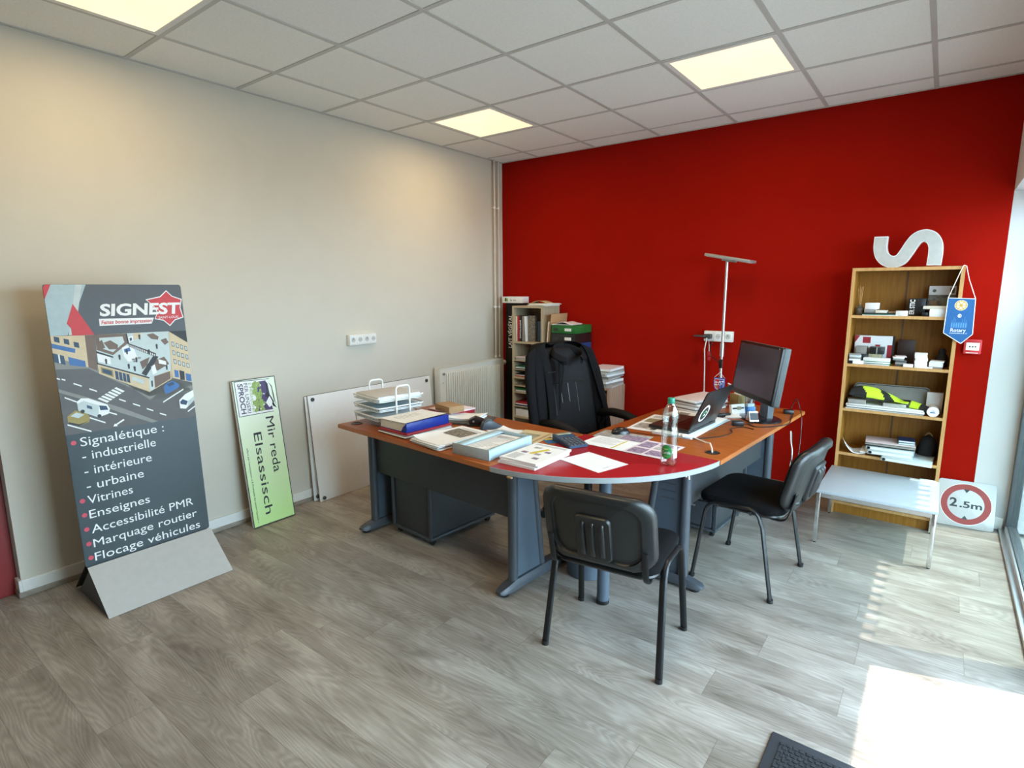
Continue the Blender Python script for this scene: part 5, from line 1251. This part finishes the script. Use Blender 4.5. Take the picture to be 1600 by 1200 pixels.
# letter trays
LT = thing('letter_tray', 'white wire letter tray tower of three tiers at the left desk end', 'letter tray', (.915, -2.325, DZ), R(-9))
tw, tl = .150, .165
hs = [.062, .118, .174]
for h_ in hs:
    w_ = MB()
    w_.tube([(x, y, h_) for x, y in rrect(2*tw, 2*tl, .025, 4)], .0042, 8, 0, True)
    w_.tube([(x*.95, y*.95, h_-.022) for x, y in rrect(2*tw, 2*tl, .025, 4)], .0028, 6, 0, True)
    for k in range(9): x = -tw*.9+k*tw*1.8/8; w_.tube([(x, -tl, h_), (x, -tl*.95, h_-.022), (x, tl*.95, h_-.022), (x, tl, h_)], .0016, 5)
    obj('wire_tray', w_, M_['white'], LT)
    obj('tray_pan', MB().box(-tw*.95, tw*.95, -tl*.95, tl*.95, h_-.0225, h_-.020), M_['prt_palegrey'], LT)
for x in (-tw-.004, tw+.004):
    y0, y1 = -.042, .052
    p = [(x, y0, .01), (x, y0, .215)]+arc_pts((x, y0, .215), (x, y0, .24), (x, y0+.025, .24))+arc_pts((x, y1-.025, .24), (x, y1, .24), (x, y1, .215))+[(x, y1, .01)]
    obj('hoop', MB().tube(p, .0058, 10), M_['white'], LT)
ft = MB()
for x in (-tw, tw):
    for y in (-tl+.02, tl-.02): ft.tube([(x*.98, y, .06), (x*1.0, y, .03), (x*.98, y, .0045)], .0045, 8)
obj('wire_foot', ft, M_['white'], LT)
def tray_pile(h_, lays, label, s=.88):
    c, s_ = math.cos(R(-9)), math.sin(R(-9))
    return flatpile('paper_pile', label, 'papers', .915-tw*s, .915+tw*s, -2.325-tl*s, -2.325+tl*s, DZ+h_-.0198, lays, 'papers in the letter trays', R(-9), .002)
tray_pile(hs[0], [(.005, 'paper'), (.004, 'blue'), (.006, 'paper')], 'papers and blue folder in the lowest letter tray')
tray_pile(hs[1], [(.005, 'paper'), (.006, 'greyf'), (.003, 'prt_palegrey')], 'grey folder and papers in the middle letter tray')
tray_pile(hs[2], [(.012, 'paper'), (.006, 'blk'), (.010, 'paper'), (.0012, 'ink')], 'printed sheets and black folder on the top letter tray')
# pile behind the trays
flatpile('folder_pile', 'red folder with white sheets behind the letter trays', 'folders', 1.00, 1.22, -2.07, -1.86, Z0, [(.012, 'greyf'), (.010, 'redf'), (.012, 'redf'), (.006, 'paper'), (.004, 'paper3')], None, R(-6), .006)
o = thing('cardboard_box', 'small flat brown cardboard box on the folders behind the trays', 'box', (1.155, -2.035, Z0+.0442), R(-14))
obj('box', MB().box(-.085, .085, -.055, .055, 0, .040, 0, .002), M_['kraft'], o); obj('flap_seam', MB().box(-.08, .08, -.0555, -.055, .018, .022).box(-.084, .084, -.002, .002, .040, .0405), M_['card'], o)
# binder on folders
flatpile('folder_pile', 'grey and red card folders beneath the blue binder', 'folders', 1.098, 1.350, -2.565, -2.225, Z0, [(.006, 'greyf'), (.005, 'paper'), (.007, 'greyf'), (.011, 'redf')], None, R(-4), .006)
o = thing('binder', 'thick royal blue binder full of papers at the front of the left desk', 'binder', (1.222, -2.395, Z0+.0295), R(-4))
bw_, bl = .118, .155
obj('cover', MB().box(-bw_, bw_, -bl, bl, 0, .003, 0, .001).box(bw_-.004, bw_, -bl, bl, 0, .052, 0, .0015).box(bw_-.03, bw_+.001, -bl+.01, bl, .049, .053, 0, .0015), M_['blue'], o)
obj('cover_lip', MB().prism([(bw_-.004, .0), (bw_-.05, .0), (bw_-.03, .03), (bw_-.004, .050)], -.002, .002, 0, frame((0, -bl, 0), (1, 0, 0), (0, 0, 1))), M_['blue'], o)
obj('page_block', MB().box(-bw_+.004, bw_-.006, -bl+.003, bl-.004, .003, .050), M_['paper2'], o)
obj('top_sheet', MB().grid(8, 8, lambda a, b_: (-bw_-.004+(2*bw_-.002)*a, -bl-.002+2*bl*b_, .0515+.010*a**3*(.4+.6*b_)), 0), M_['paper'], o)
tp = MB()
for k in range(8): tp.box(-.07, -.07+.11*(.6+.4*((k*7 % 5)/5)), -.10+.022*k, -.094+.022*k, .0518, .0525)
obj('print', tp, M_['ink'], o, 0)
# pad and stationery behind the binder
o = thing('folder', 'slim grey folder behind the blue binder', 'folder', (1.325, -2.045, Z0), R(20)); obj('cover', MB().box(-.14, .14, -.11, .11, 0, .012, 0, .002), M_['steelgrey'], o)
o = thing('paper_pad', 'white curled paper sheets lying on the slim grey folder', 'papers', (1.29, -2.03, Z0+.0122), R(20))
obj('sheet', MB().grid(10, 8, lambda a, b_: ((a-.5)*.23, (b_-.5)*.17, .012+.012*(2*a-1)**2), 0), M_['paper'], o).modifiers.new('t', 'SOLIDIFY').thickness = .003
obj('lower_sheets', MB().box(-.11, .11, -.08, .08, 0, .011), M_['paper'], o)
o = thing('hole_punch', 'black desk hole punch with raised lever behind the white papers', 'hole punch', (*P(1.41, -2.06), Z0), R(35))
obj('base', MB().box(-.06, .06, -.045, .045, 0, .014, 0, .004), M_['blk'], o)
obj('lever', MB().prism([(-.045, .012), (.045, .012), (.035, .034), (-.015, .052), (-.05, .035)], -.035, .035, 0, frame((0, 0, 0), (1, 0, 0), (0, 0, 1)), .003), M_['blk'], o)
obj('pin_bar', MB().cyl((-.02, -.04, .03), (-.02, .04, .03), .006), M_['alu'], o)
o = thing('tape_dispenser', 'dark grey tape dispenser beside the hole punch', 'tape dispenser', (*P(1.53, -2.085), Z0), R(60))
obj('body', MB().prism([(-.06, 0), (.06, 0), (.064, .022), (.035, .026), (.02, .046), (-.015, .052), (-.045, .04)], -.024, .024, 0, frame((0, 0, 0), (1, 0, 0), (0, 0, 1)), .003), M_['tape'], o)
obj('tape_roll', MB().cyl((-.012, -.012, .036), (-.012, .012, .036), .026, seg=24), M_['steelgrey'], o)
# loose paper stack with dark photograph
o = flatpile('paper_stack', 'dog-eared white paper stack with a dark photo on top, left of the blue tray box', 'papers', 1.43, 1.665, -2.62, -2.26, Z0, [(.006, 'paper'), (.004, 'greyf'), (.006, 'paper'), (.003, 'prt_silver'), (.005, 'paper'), (.004, 'paper')], None, R(-8), .010)
obj('curled_sheet', MB().grid(8, 10, lambda a, b_: ((a-.5)*.225, (b_-.5)*.34, .0285+.012*max(0, 1-a*3)**2*(1-b_)), 0), M_['paper'], o)
obj('photo_print', MB().box(-.085, .08, .0, .125, .0292, .0300), M_['dkphoto'], o); obj('print', MB().box(-.08, .08, .138, .150, .0290, .0297), M_['ink'], o)
# pale blue open box
o = thing('tray_box', 'pale blue open box lid holding printed papers at the desk front', 'box', (*P(1.815, -2.408), Z0), R(0))
a, b_ = .118, .178
bx = MB().box(-a, a, -b_, b_, 0, .003).box(-a, a, -b_, -b_+.004, 0, .054, 1, .001).box(-a, a, b_-.004, b_, 0, .050, 0, .001)
bx.box(-a, -a+.004, -b_, b_, 0, .050, 0, .001).box(a-.004, a, -b_, b_, 0, .050, 0, .001)
obj('box_board', bx, [M_['ltblue'], M_['boxgrey']], o)
obj('side_wing', MB().loft([[(-a+.004, -b_+.01, .048), (-a+.050, -b_+.02, .040)], [(-a+.004, b_-.004, .050), (-a+.055, b_-.008, .044)]], 0, False, False).loft([[(a-.004, -b_+.004, .050), (a-.030, -b_+.006, .046)], [(a-.004, b_-.004, .050), (a-.030, b_-.004, .046)]], 0, False, False), M_['ltblue'], o).modifiers.new('t', 'SOLIDIFY').thickness = .002
pi_ = thing('paper_stack', 'printed white sheets lying inside the pale blue box lid', 'papers', (*P(1.825, -2.40), Z0+.0032), R(1))
obj('sheets', MB().box(-.090, .095, -.150, .150, 0, .032), M_['paper'], pi_)
tp = MB()
for k in range(15): tp.box(-.07, -.07+.13*(.5+.5*((k*7 % 6)/6)), -.12+.017*k, -.115+.017*k, .0322, .0327)
tp.box(-.06, .04, .08, .12, .0322, .0327)
obj('print', tp, M_['ink'], pi_, 0)
# magazines on the red top
zz = Z0
for k, (lb_, rz_, dx) in enumerate((('lowest of three white brochures on the red top', 0, 0), ('middle one of three white brochures on the red top', 3, .004), ('topmost brochure with yellow stripe and pictures on the red top', -1, .006))):
    o = thing('brochure', lb_, 'brochure', (*P(2.085+dx, -2.42+dx), zz), R(rz_), 'white brochures on the red table top')
    obj('cover', MB().box(-.105, .105, -.150, .150, 0, .001).box(-.105, .105, -.150, .150, .0085, .0095).box(-.1055, -.104, -.150, .150, 0, .0095), M_['paper'], o)
    obj('page_block', MB().box(-.104, .104, -.149, .149, .001, .0085), M_['paper'], o)
    if k == 2:
        q = MB(); q.box(-.05, .062, -.012, .012, .0096, .0101, 0, 0, T(.0, .02, 0) @ RZ(R(70))); q.box(-.06, -.02, .06, .085, .0096, .0101, 1); 
        for x, y in ((.02, -.02), (.045, .03), (.05, -.08), (-.055, -.02)): q.box(x-.016, x+.016, y-.012, y+.014, .0096, .0101, 2)
        q.box(-.09, .09, .115, .135, .0096, .0101, 3); q.box(-.085, -.03, -.13, -.05, .0096, .0101, 3)
        obj('print', q, [M_['yellowink'], M_['greyprint'], M_['violet'], M_['ink']], o, 0)
    zz += .0098
sheet('envelope', 'tan envelope with dark window behind the pale blue box', 'envelope', [(1.76, -2.215), (1.94, -2.205), (1.915, -1.965), (1.695, -1.99)], Z0, .003, 'envelope', [(.12, .18, .72, .72, 'olive'), (.84, .05, .90, .95, 'kraft')])
sheet('paper', 'white folded letter in front of the tan envelope', 'paper', [(1.585, -2.16), (1.745, -2.19), (1.72, -2.03), (1.565, -2.03)], Z0+.0034, .0012, 'paper', [(.2, .6, .85, .68, 'ink'), (.2, .4, .7, .46, 'ink')], curl=.010)
sheet('leaflet', 'blue and yellow leaflet under the calculator', 'leaflet', [(1.925, -2.10), (2.01, -2.17), (2.03, -2.06), (1.935, -2.0)], Z0, .0008, 'rotary', [(.1, .1, .4, .9, 'yellowink')])
sheet('paper', 'small white note behind the calculator', 'paper', [(1.92, -2.03), (2.005, -2.06), (2.04, -1.975), (1.945, -1.955)], Z0+.0012, .0008, 'paper')
# calculator
o = thing('calculator', 'dark blue grey desk calculator with tilted keypad on the red top', 'calculator', (*P(2.082, -2.085), Z0+.001), R(-28))
CK = MB().prism([(-.095, 0), (.09, 0), (.09, .014), (-.05, .030), (-.095, .036)], -.055, .055, 0, frame((0, 0, 0), (1, 0, 0), (0, 0, 1)), .002)
obj('body', CK, M_['prt_navy'], o)
kf = T(0, 0, .0195) @ RY(R(6.4))
ks = MB()
for i in range(5):
    for j in range(5): ks.box(-.036+i*.024-.009, -.036+i*.024+.009, -.042+j*.021-.008, -.042+j*.021+.008, -.002, .0075, 0, .002)
obj('keypad', ks, M_['anth'], o, M=kf @ T(.022, 0, .0015)); obj('display', MB().box(-.088, -.058, -.045, .045, .0335, .0375, 0, .001), M_['olive'], o)
# sheets on the red top
sheet('paper', 'blank white A4 sheet lying askew on the red top', 'paper', [(2.426, -2.437), (2.499, -2.245), (2.236, -2.153), (2.201, -2.346)], Z0, .0006, 'paper', [(.3, .1, .5, .13, 'ink')])
sheet('magazine_page', 'grey printed page under the mouse', 'paper', [(2.09, -1.865), (2.39, -1.865), (2.39, -1.69), (2.105, -1.712)], Z0, .0008, 'greyprint', [(.52, .12, .98, .72, 'violet'), (.05, .1, .3, .5, 'greyf')])
sheet('document', 'white typed document with yellow line beside the calculator', 'paper', [(2.135, -2.045), (2.372, -2.050), (2.388, -1.862), (2.108, -1.842)], Z0+.001, .0008, 'paper', [(.10+.0*k, .85-.09*k, .10+.65*((k*3 % 4)/4*.3+.7), .88-.09*k, 'ink') for k in range(7)]+[(.70, .05, .735, .95, 'yellowink')])
sheet('flyer', 'violet printed flyer under the water bottle', 'flyer', [(2.375, -2.060), (2.575, -2.070), (2.62, -1.800), (2.385, -1.785)], Z0+.0022, .0006, 'paper3', [(.06, .08, .44, .42, 'violet'), (.50, .1, .94, .40, 'violet'), (.06, .5, .40, .9, 'violet'), (.48, .5, .92, .68, 'greyprint'), (.48, .74, .92, .92, 'violet')])
sheet('newspaper', 'open printed newspaper behind the mouse', 'newspaper', [(2.145, -1.60), (2.40, -1.585), (2.41, -1.15), (2.19, -1.15)], Z0, .0015, 'paper', [(.08, .1, .46, .4, 'greyprint'), (.54, .08, .92, .5, 'ink'), (.08, .48, .46, .72, 'olive'), (.54, .56, .92, .9, 'greyprint'), (.1, .78, .44, .92, 'ink')])
# mouse
o = thing('computer_mouse', 'black computer mouse on the printed pages', 'mouse', (*P(2.205, -1.735), Z0+.001), R(40))
rg = []
for x, hw_, h_ in ((-.052, .010, .010), (-.046, .022, .022), (-.03, .029, .032), (-.005, .031, .037), (.02, .030, .034), (.038, .026, .025), (.050, .014, .012)):
    rg.append([(x, hw_*math.cos(a), max(0, h_*math.sin(a))) for a in [PI*k/10 for k in range(11)]])
obj('mouse_body', MB().loft(rg), M_['blk_gloss'], o, 60); obj('scroll_wheel', MB().cyl((.028, -.003, .029), (.028, .003, .029), .007), M_['steelgrey'], o)
obj('mouse_cable', MB().tube([(.05, 0, .006), (.10, -.01, .003), (.17, -.06, .003), (.24, -.10, .003), (.30, -.09, .004)], .0018, 6), M_['blk'], o)
# laptop on folders
flatpile('folder_pile', 'pale blue and white folders beneath the laptop', 'folders', 2.37, 2.60, -1.655, -1.08, Z0, [(.004, 'paper'), (.004, 'prt_palegrey'), (.003, 'paper')], None, R(-3), .006)
o = thing('laptop', 'open black laptop with round white sticker on its lid', 'laptop', (*P(2.555, -1.385), Z0+.0115), R(-4.5))
lw2, ld = .185, .245
obj('base', MB().box(-ld, 0, -lw2, lw2, 0, .020, 0, .004), M_['blk'], o)
obj('palm_rest', MB().box(-ld+.004, -.006, -lw2+.005, lw2-.005, .020, .0208), M_['brown'], o)
kb = MB()
for i in range(5):
    for j in range(14): kb.box(-.13+i*.0235, -.13+i*.0235+.019, -lw2+.018+j*.0252, -lw2+.018+j*.0252+.020, .0206, .0228)
obj('keyboard', kb, M_['blk_gloss'], o); obj('touchpad', MB().box(-.225, -.16, -.05, .05, .0206, .0212), M_['blk_gloss'], o)
LM = T(-.004, 0, .020) @ RY(R(24))
obj('screen_lid', MB().prism([(x+.0, y+.122) for x, y in rrect(2*lw2, .244, .012, 4)], -.004, .004, 0, frame((0, 0, 0), (0, 1, 0), (0, 0, 1)), .001), M_['blk'], o, M=LM)
obj('display', MB().box(-.0052, -.0040, -lw2+.012, lw2-.012, .02, .232), M_['screen'], o, M=LM)
stf = frame((.0044, -.085, .098), (0, 1, 0), (0, 0, 1))
e = MB()
e.prism([(.054*math.cos(k*PI/16), .054*math.sin(k*PI/16)) for k in range(32)], 0, .0004, 0)
e.prism([(.042*math.cos(k*PI/16), .042*math.sin(k*PI/16)) for k in range(32)], .0004, .0006, 1)
for x, y, r in ((-.008, -.012, .010), (.010, -.010, .008), (.0, .012, .011), (.015, .010, .006), (-.016, .008, .006)): e.prism([(x+r*math.cos(k*PI/5), y+r*math.sin(k*PI/5)) for k in range(10)], .0006, .0009, 0 if x > 0 else 2)
obj('round_sticker', e, [M_['prt_white'], M_['txt_dk'], M_['label_g']], o, 0, M=LM @ stf)
obj('hinge', MB().cyl((-.004, -.13, .018), (-.004, -.09, .018), .007).cyl((-.004, .09, .018), (-.004, .13, .018), .007), M_['blk'], o)
o = thing('usb_plug', 'small white plug at the near end of the laptop', 'plug', (*P(2.535, -1.625), Z0+.0115), R(60)); obj('plug_body', MB().box(-.02, .012, -.010, .010, 0, .013, 0, .004), M_['socket'], o)
obj('white_cable', MB().tube([(.01, 0, .006), (.035, -.02, .0), (.042, -.07, -.006), (.025, -.14, -.002), (-.012, -.21, .016), (-.040, -.255, .004), (-.051, -.272, -.02)], .0038, 8), M_['cordw'], o)
# bottle
o = thing('water_bottle', 'empty clear plastic water bottle with green label on the red top', 'bottle', (*P(2.647, -2.128), DZ), R(-128))
pr_ = [(0, .006), (.022, .0), (.034, .004), (.0375, .018), (.0375, .080), (.0365, .084), (.0375, .09), (.0375, .120), (.0385, .150), (.0375, .165), (.0335, .180), (.0315, .190), (.0335, .202), (.0378, .222), (.0372, .240), (.031, .262), (.020, .282), (.0135, .292), (.013, .300)]
b = MB().lathe(pr_, 30)
for k in range(len(b.v)):
    x, y, z = b.v[k]
    if z < .03: 
        a = math.atan2(y, x); q = 1-.16*(.5+.5*math.cos(5*a))*(1-z/.03)
        b.v[k] = (x*q, y*q, z+.004*(.5+.5*math.cos(5*a))*(1 if z < .01 else 0))
obj('bottle_body', b, M_['pet'], o, 60)
obj('cap', MB().lathe([(.0155, .297), (.0160, .299), (.0160, .314), (.0145, .3165), (0, .3165)], 24), M_['cap'], o); obj('neck_ring', MB().lathe([(.0165, .292), (.0165, .295), (.0140, .296)], 24), M_['cap'], o)
def wrap(mb, x0, x1, z0, z1, r, m, n=14, shape=None):
    vs = []; fs = []
    for i in range(n+1):
        a = (x0+(x1-x0)*i/n)/r; 
        q = math.sqrt(max(0, 1-((i/n)*2-1)**2)) if shape else 1
        zc = (z0+z1)/2; hz = (z1-z0)/2*q
        vs += [(r*math.cos(a), r*math.sin(a), zc-hz), (r*math.cos(a), r*math.sin(a), zc+hz)]
    for i in range(n): fs.append([2*i, 2*i+2, 2*i+3, 2*i+1])
    mb.add(vs, fs, m)
lbm = MB()
wrap(lbm, .060, .082, .042, .098, .0380, 1, 8); wrap(lbm, -.002, .052, .038, .104, .0382, 0, 24, True)
vv, ff = glyphs('Carola', .02, 0); x0 = min(p[0] for p in vv); x1 = max(p[0] for p in vv)
lbm.add([(.0386*math.cos((.006+(p[0]-x0)/(x1-x0)*.040)/.0386), .0386*math.sin((.006+(p[0]-x0)/(x1-x0)*.040)/.0386), .062+p[1]*.020) for p in vv], ff, 1)
wrap(lbm, .014, .036, .082, .086, .0386, 2); wrap(lbm, .016, .034, .050, .053, .0386, 2)
obj('label', lbm, [M_['label_g'], M_['prt_white'], M_['leaf'], M_['clear']], o, 0)
# paper stacks behind the laptop
flatpile('paper_stack', 'tall stack of white and grey papers behind the laptop', 'papers', *sorted((P(2.235, 0)[0], P(2.425, 0)[0])), -.99, -.66, Z0, [(.012, 'paper'), (.010, 'greyf'), (.012, 'paper'), (.012, 'beigepl'), (.008, 'paper'), (.012, 'greyf'), (.010, 'paper'), (.006, 'paper3')], None, R(-18), .010)
sheet('envelope', 'white envelope with grey window leaning before the paper stack', 'envelope', [(2.22, -1.12), (2.42, -1.16), (2.44, -1.01), (2.25, -.98)], Z0, .010, 'paper', [(.25, .25, .85, .75, 'greyf')])
# monitor
ma = math.atan2(-.64, -.77)
o = thing('monitor', 'switched off black desktop monitor with silver edge facing left', 'monitor', (2.775, -.925, Z0), ma)    # local +x faces the user
SMM = T(.055, 0, .30) @ RY(R(-8))
mh, mw = .170, .268
obj('screen_bezel', MB().prism(rrect(2*mw, 2*mh, .008, 3), -.014, .016, 0, frame((0, 0, 0), (0, 1, 0), (0, 0, 1)), .002), M_['blk'], o, M=SMM)
obj('silver_edge', MB().prism(rrect(2*mw+.004, 2*mh+.004, .009, 3), -.032, .004, 0, frame((0, 0, 0), (0, 1, 0), (0, 0, 1)), .003), M_['steelgrey'], o, M=SMM)
obj('screen', MB().box(.0155, .0168, -mw+.016, mw-.016, -mh+.030, mh-.014), M_['screen'], o, M=SMM)
obj('power_light', MB().box(.016, .0172, mw-.04, mw-.034, mh-.011, mh-.006), M_['prt_white'], o, M=SMM)
obj('rear_housing', MB().loft([[(x0, y*k, z*k) for y, z in rrect(2*mw, 2*mh, .03, 4)] for x0, k in ((-.030, .94), (-.045, .86), (-.062, .55), (-.062, .02))], caps=False), M_['blk'], o, M=SMM)
obj('stand_neck', MB().loft([[(-.035, -.05, .0), (.0, -.05, .0), (.0, .05, .0), (-.035, .05, .0)], [(-.045, -.045, .12), (-.005, -.045, .12), (-.005, .045, .12), (-.045, .045, .12)], [(-.025, -.045, .33), (.01, -.045, .30), (.01, .045, .30), (-.025, .045, .33)]]), M_['anth'], o)
obj('stand_foot', MB().loft([[(x*k+.02, y*k, z) for x, y in rrect(.22, .27, .10, 8)] for k, z in ((1, 0), (1, .008), (.95, .013), (.5, .016), (.05, .016))]), M_['blk_gloss'], o)
# little things by the monitor
o = thing('card_box', 'olive cardboard box behind the laptop lid below the monitor', 'box', (*P(2.52, -.56), Z0), R(-38)); obj('carton', MB().box(-.05, .05, -.03, .03, 0, .085, 0, .002), M_['cork'], o); obj('tissue', MB().loft([[(x, y, .083) for x, y in rrect(.06, .03, .01, 3)], [(x*1.2, y*.8+.004, .105) for x, y in rrect(.06, .03, .01, 3)]], caps=False), M_['paper'], o)
o = thing('flower_sprig', 'tiny pink dried flowers in a small jar beside the lamp pole', 'flowers', (*P(2.40, -.53), Z0)); obj('jar', MB().lathe([(0, 0), (.024, 0), (.026, .06), (.023, .06), (.02, .004), (0, .004)], 18), M_['steelgrey'], o)
rn = random.Random(5)
for k in range(7):
    a = rn.uniform(0, 6.28); x, y, z = .05*math.cos(a), .05*math.sin(a), rn.uniform(.11, .16)
    obj('flower', MB().tube([(0, 0, .01), (x*.4, y*.4, .07), (x, y, z)], .001, 5, 1).lathe([(0, 0), (.007, .004), (.008, .01), (0, .012)], 8, 0, T(x, y, z)), [M_['paper3'], M_['leaf']], o)
o = thing('card_holder', 'white printed cards standing in a small holder by the monitor', 'cards', (*P(2.605, -.86), Z0), R(52))
obj('holder', MB().box(-.055, .055, -.02, .03, 0, .010, 0, .002), M_['blk'], o); obj('card_stack', MB().box(-.048, .048, -.012, .012, 0, .062), M_['paper'], o, M=T(0, .0, .010) @ RX(R(-14))); obj('card_print', MB().box(-.042, .042, -.0128, -.012, .030, .040).box(-.01, .02, -.0131, -.0128, .024, .046, 1), [M_['blk'], M_['olive']], o, M=T(0, .0, .010) @ RX(R(-14)))
o = thing('card_holder', 'small blue card holder beside the white cards', 'cards', (*P(2.655, -.77), Z0), R(52))
obj('holder', MB().box(-.03, .03, -.02, .02, 0, .05, 0, .003), M_['bluepl'], o); obj('card_stack', MB().box(-.025, .025, -.012, .010, .01, .068), M_['prt_palegrey'], o)
o = thing('glass_tumbler', 'clear ribbed glass of pens behind the monitor foot', 'glass', (*P(2.62, -.63), Z0)); obj('tumbler', MB().lathe([(0, 0), (.03, 0), (.034, .10), (.031, .10), (.028, .006), (0, .006)], 20), M_['pet'], o)
for k, (x, y, m) in enumerate(((.012, 0, 'prt_white'), (-.012, .006, 'kraft'), (0, -.012, 'greyf'))): obj('pen', MB().cyl((x*.3, y*.3, .008), (x*1.6, y*1.6, .145), .004, seg=8), M_[m], o)
o = thing('desk_clock', 'small silver tilted desk clock in front of the monitor foot', 'clock', (*P(2.735, -1.02), Z0+.014), R(40))
obj('clock_case', MB().prism([(-.03, 0), (.03, 0), (.012, .055), (-.008, .058)], -.028, .028, 0, frame((0, 0, 0), (0, 1, 0), (0, 0, 1)), .003), M_['alu'], o); obj('clock_face', MB().box(-.0245, .0245, -.022, .022, 0, .001), M_['prt_dk'], o, M=frame((-.0, -.0225, .030), (1, 0, 0), (0, .35, .94)) )
flatpile('paper_pile', 'white slips under the small card holder', 'papers', 2.555, 2.655, -1.02, -.93, Z0, [(.004, 'paper'), (.005, 'paper2'), (.003, 'paper')], None, R(20), .008)
o = thing('power_adapter', 'small black power adapter on the desk before the monitor', 'adapter', (*P(2.685, -1.15), Z0), R(30)); obj('adapter_body', MB().box(-.032, .032, -.022, .022, 0, .030, 0, .005), M_['blk'], o)
obj('lead', MB().tube([(.03, 0, .008), (.06, .03, .004), (.10, .05, .003), (.13, .10, .003), (.12, .16, .003)], .0028, 6), M_['blk'], o)
o = thing('black_hub', 'black cable hub behind the laptop lid', 'hub', (*P(2.545, -.97), Z0), R(60)); obj('hub_body', MB().box(-.05, .05, -.018, .018, 0, .026, 0, .005), M_['blk'], o)
o = thing('black_charger', 'black charger block at the far right corner of the desk', 'charger', (*P(2.86, -.62), Z0), R(20)); obj('charger_body', MB().box(-.03, .03, -.02, .02, 0, .028, 0, .005), M_['blk'], o)
def cable(label, pts, r=.0028, m='blk', group='cables on the monitor desk'):
    p0 = Vector(pts[0]); o = thing('cable', label, 'cable', p0, 0, group)
    cp = []
    P_ = [Vector(p) for p in pts]; P_ = [P_[0]*2-P_[1]]+P_+[P_[-1]*2-P_[-2]]
    for i in range(1, len(P_)-2):
        for k in range(6):
            q = k/6; a, b_, c, d = P_[i-1:i+3]; cp.append(.5*((2*b_)+(-a+c)*q+(2*a-5*b_+4*c-d)*q*q+(-a+3*b_-3*c+d)*q**3)-p0)
    cp.append(P_[-2]-p0); obj('lead', MB().tube(cp, r, 6), M_[m], o); return o
zc = DZ+.003
cable('thin black cable snaking from the laptop across the desk top', [(2.56, -1.66, zc), (2.62, -1.62, zc), (2.70, -1.50, zc), (2.72, -1.38, zc), (2.69, -1.30, zc), (2.74, -1.22, zc), (2.80, -1.24, zc)])
cable('black cable running from the adapter round the monitor foot', [(2.74, -1.14, zc+.003), (2.80, -1.17, zc), (2.88, -1.10, zc), (2.93, -.98, zc), (2.915, -.82, zc), (2.90, -.70, zc)], .0035)
cable('black cable loop hanging off the right desk edge', [(2.87, -.63, zc+.01), (2.90, -.62, zc+.09), (2.935, -.66, zc+.03), (2.962, -.74, zc-.02), (2.972, -.80, .55), (2.968, -.86, .42), (2.965, -.92, .40), (2.962, -.97, .50), (2.955, -.97, .68)], .0025)
cable('pale grey cable dangling under the right desk edge', [(2.955, -1.02, .70), (2.96, -1.02, .64), (2.965, -.99, .58), (2.96, -.96, .52), (2.95, -.93, .46)], .0035, 'cordw')
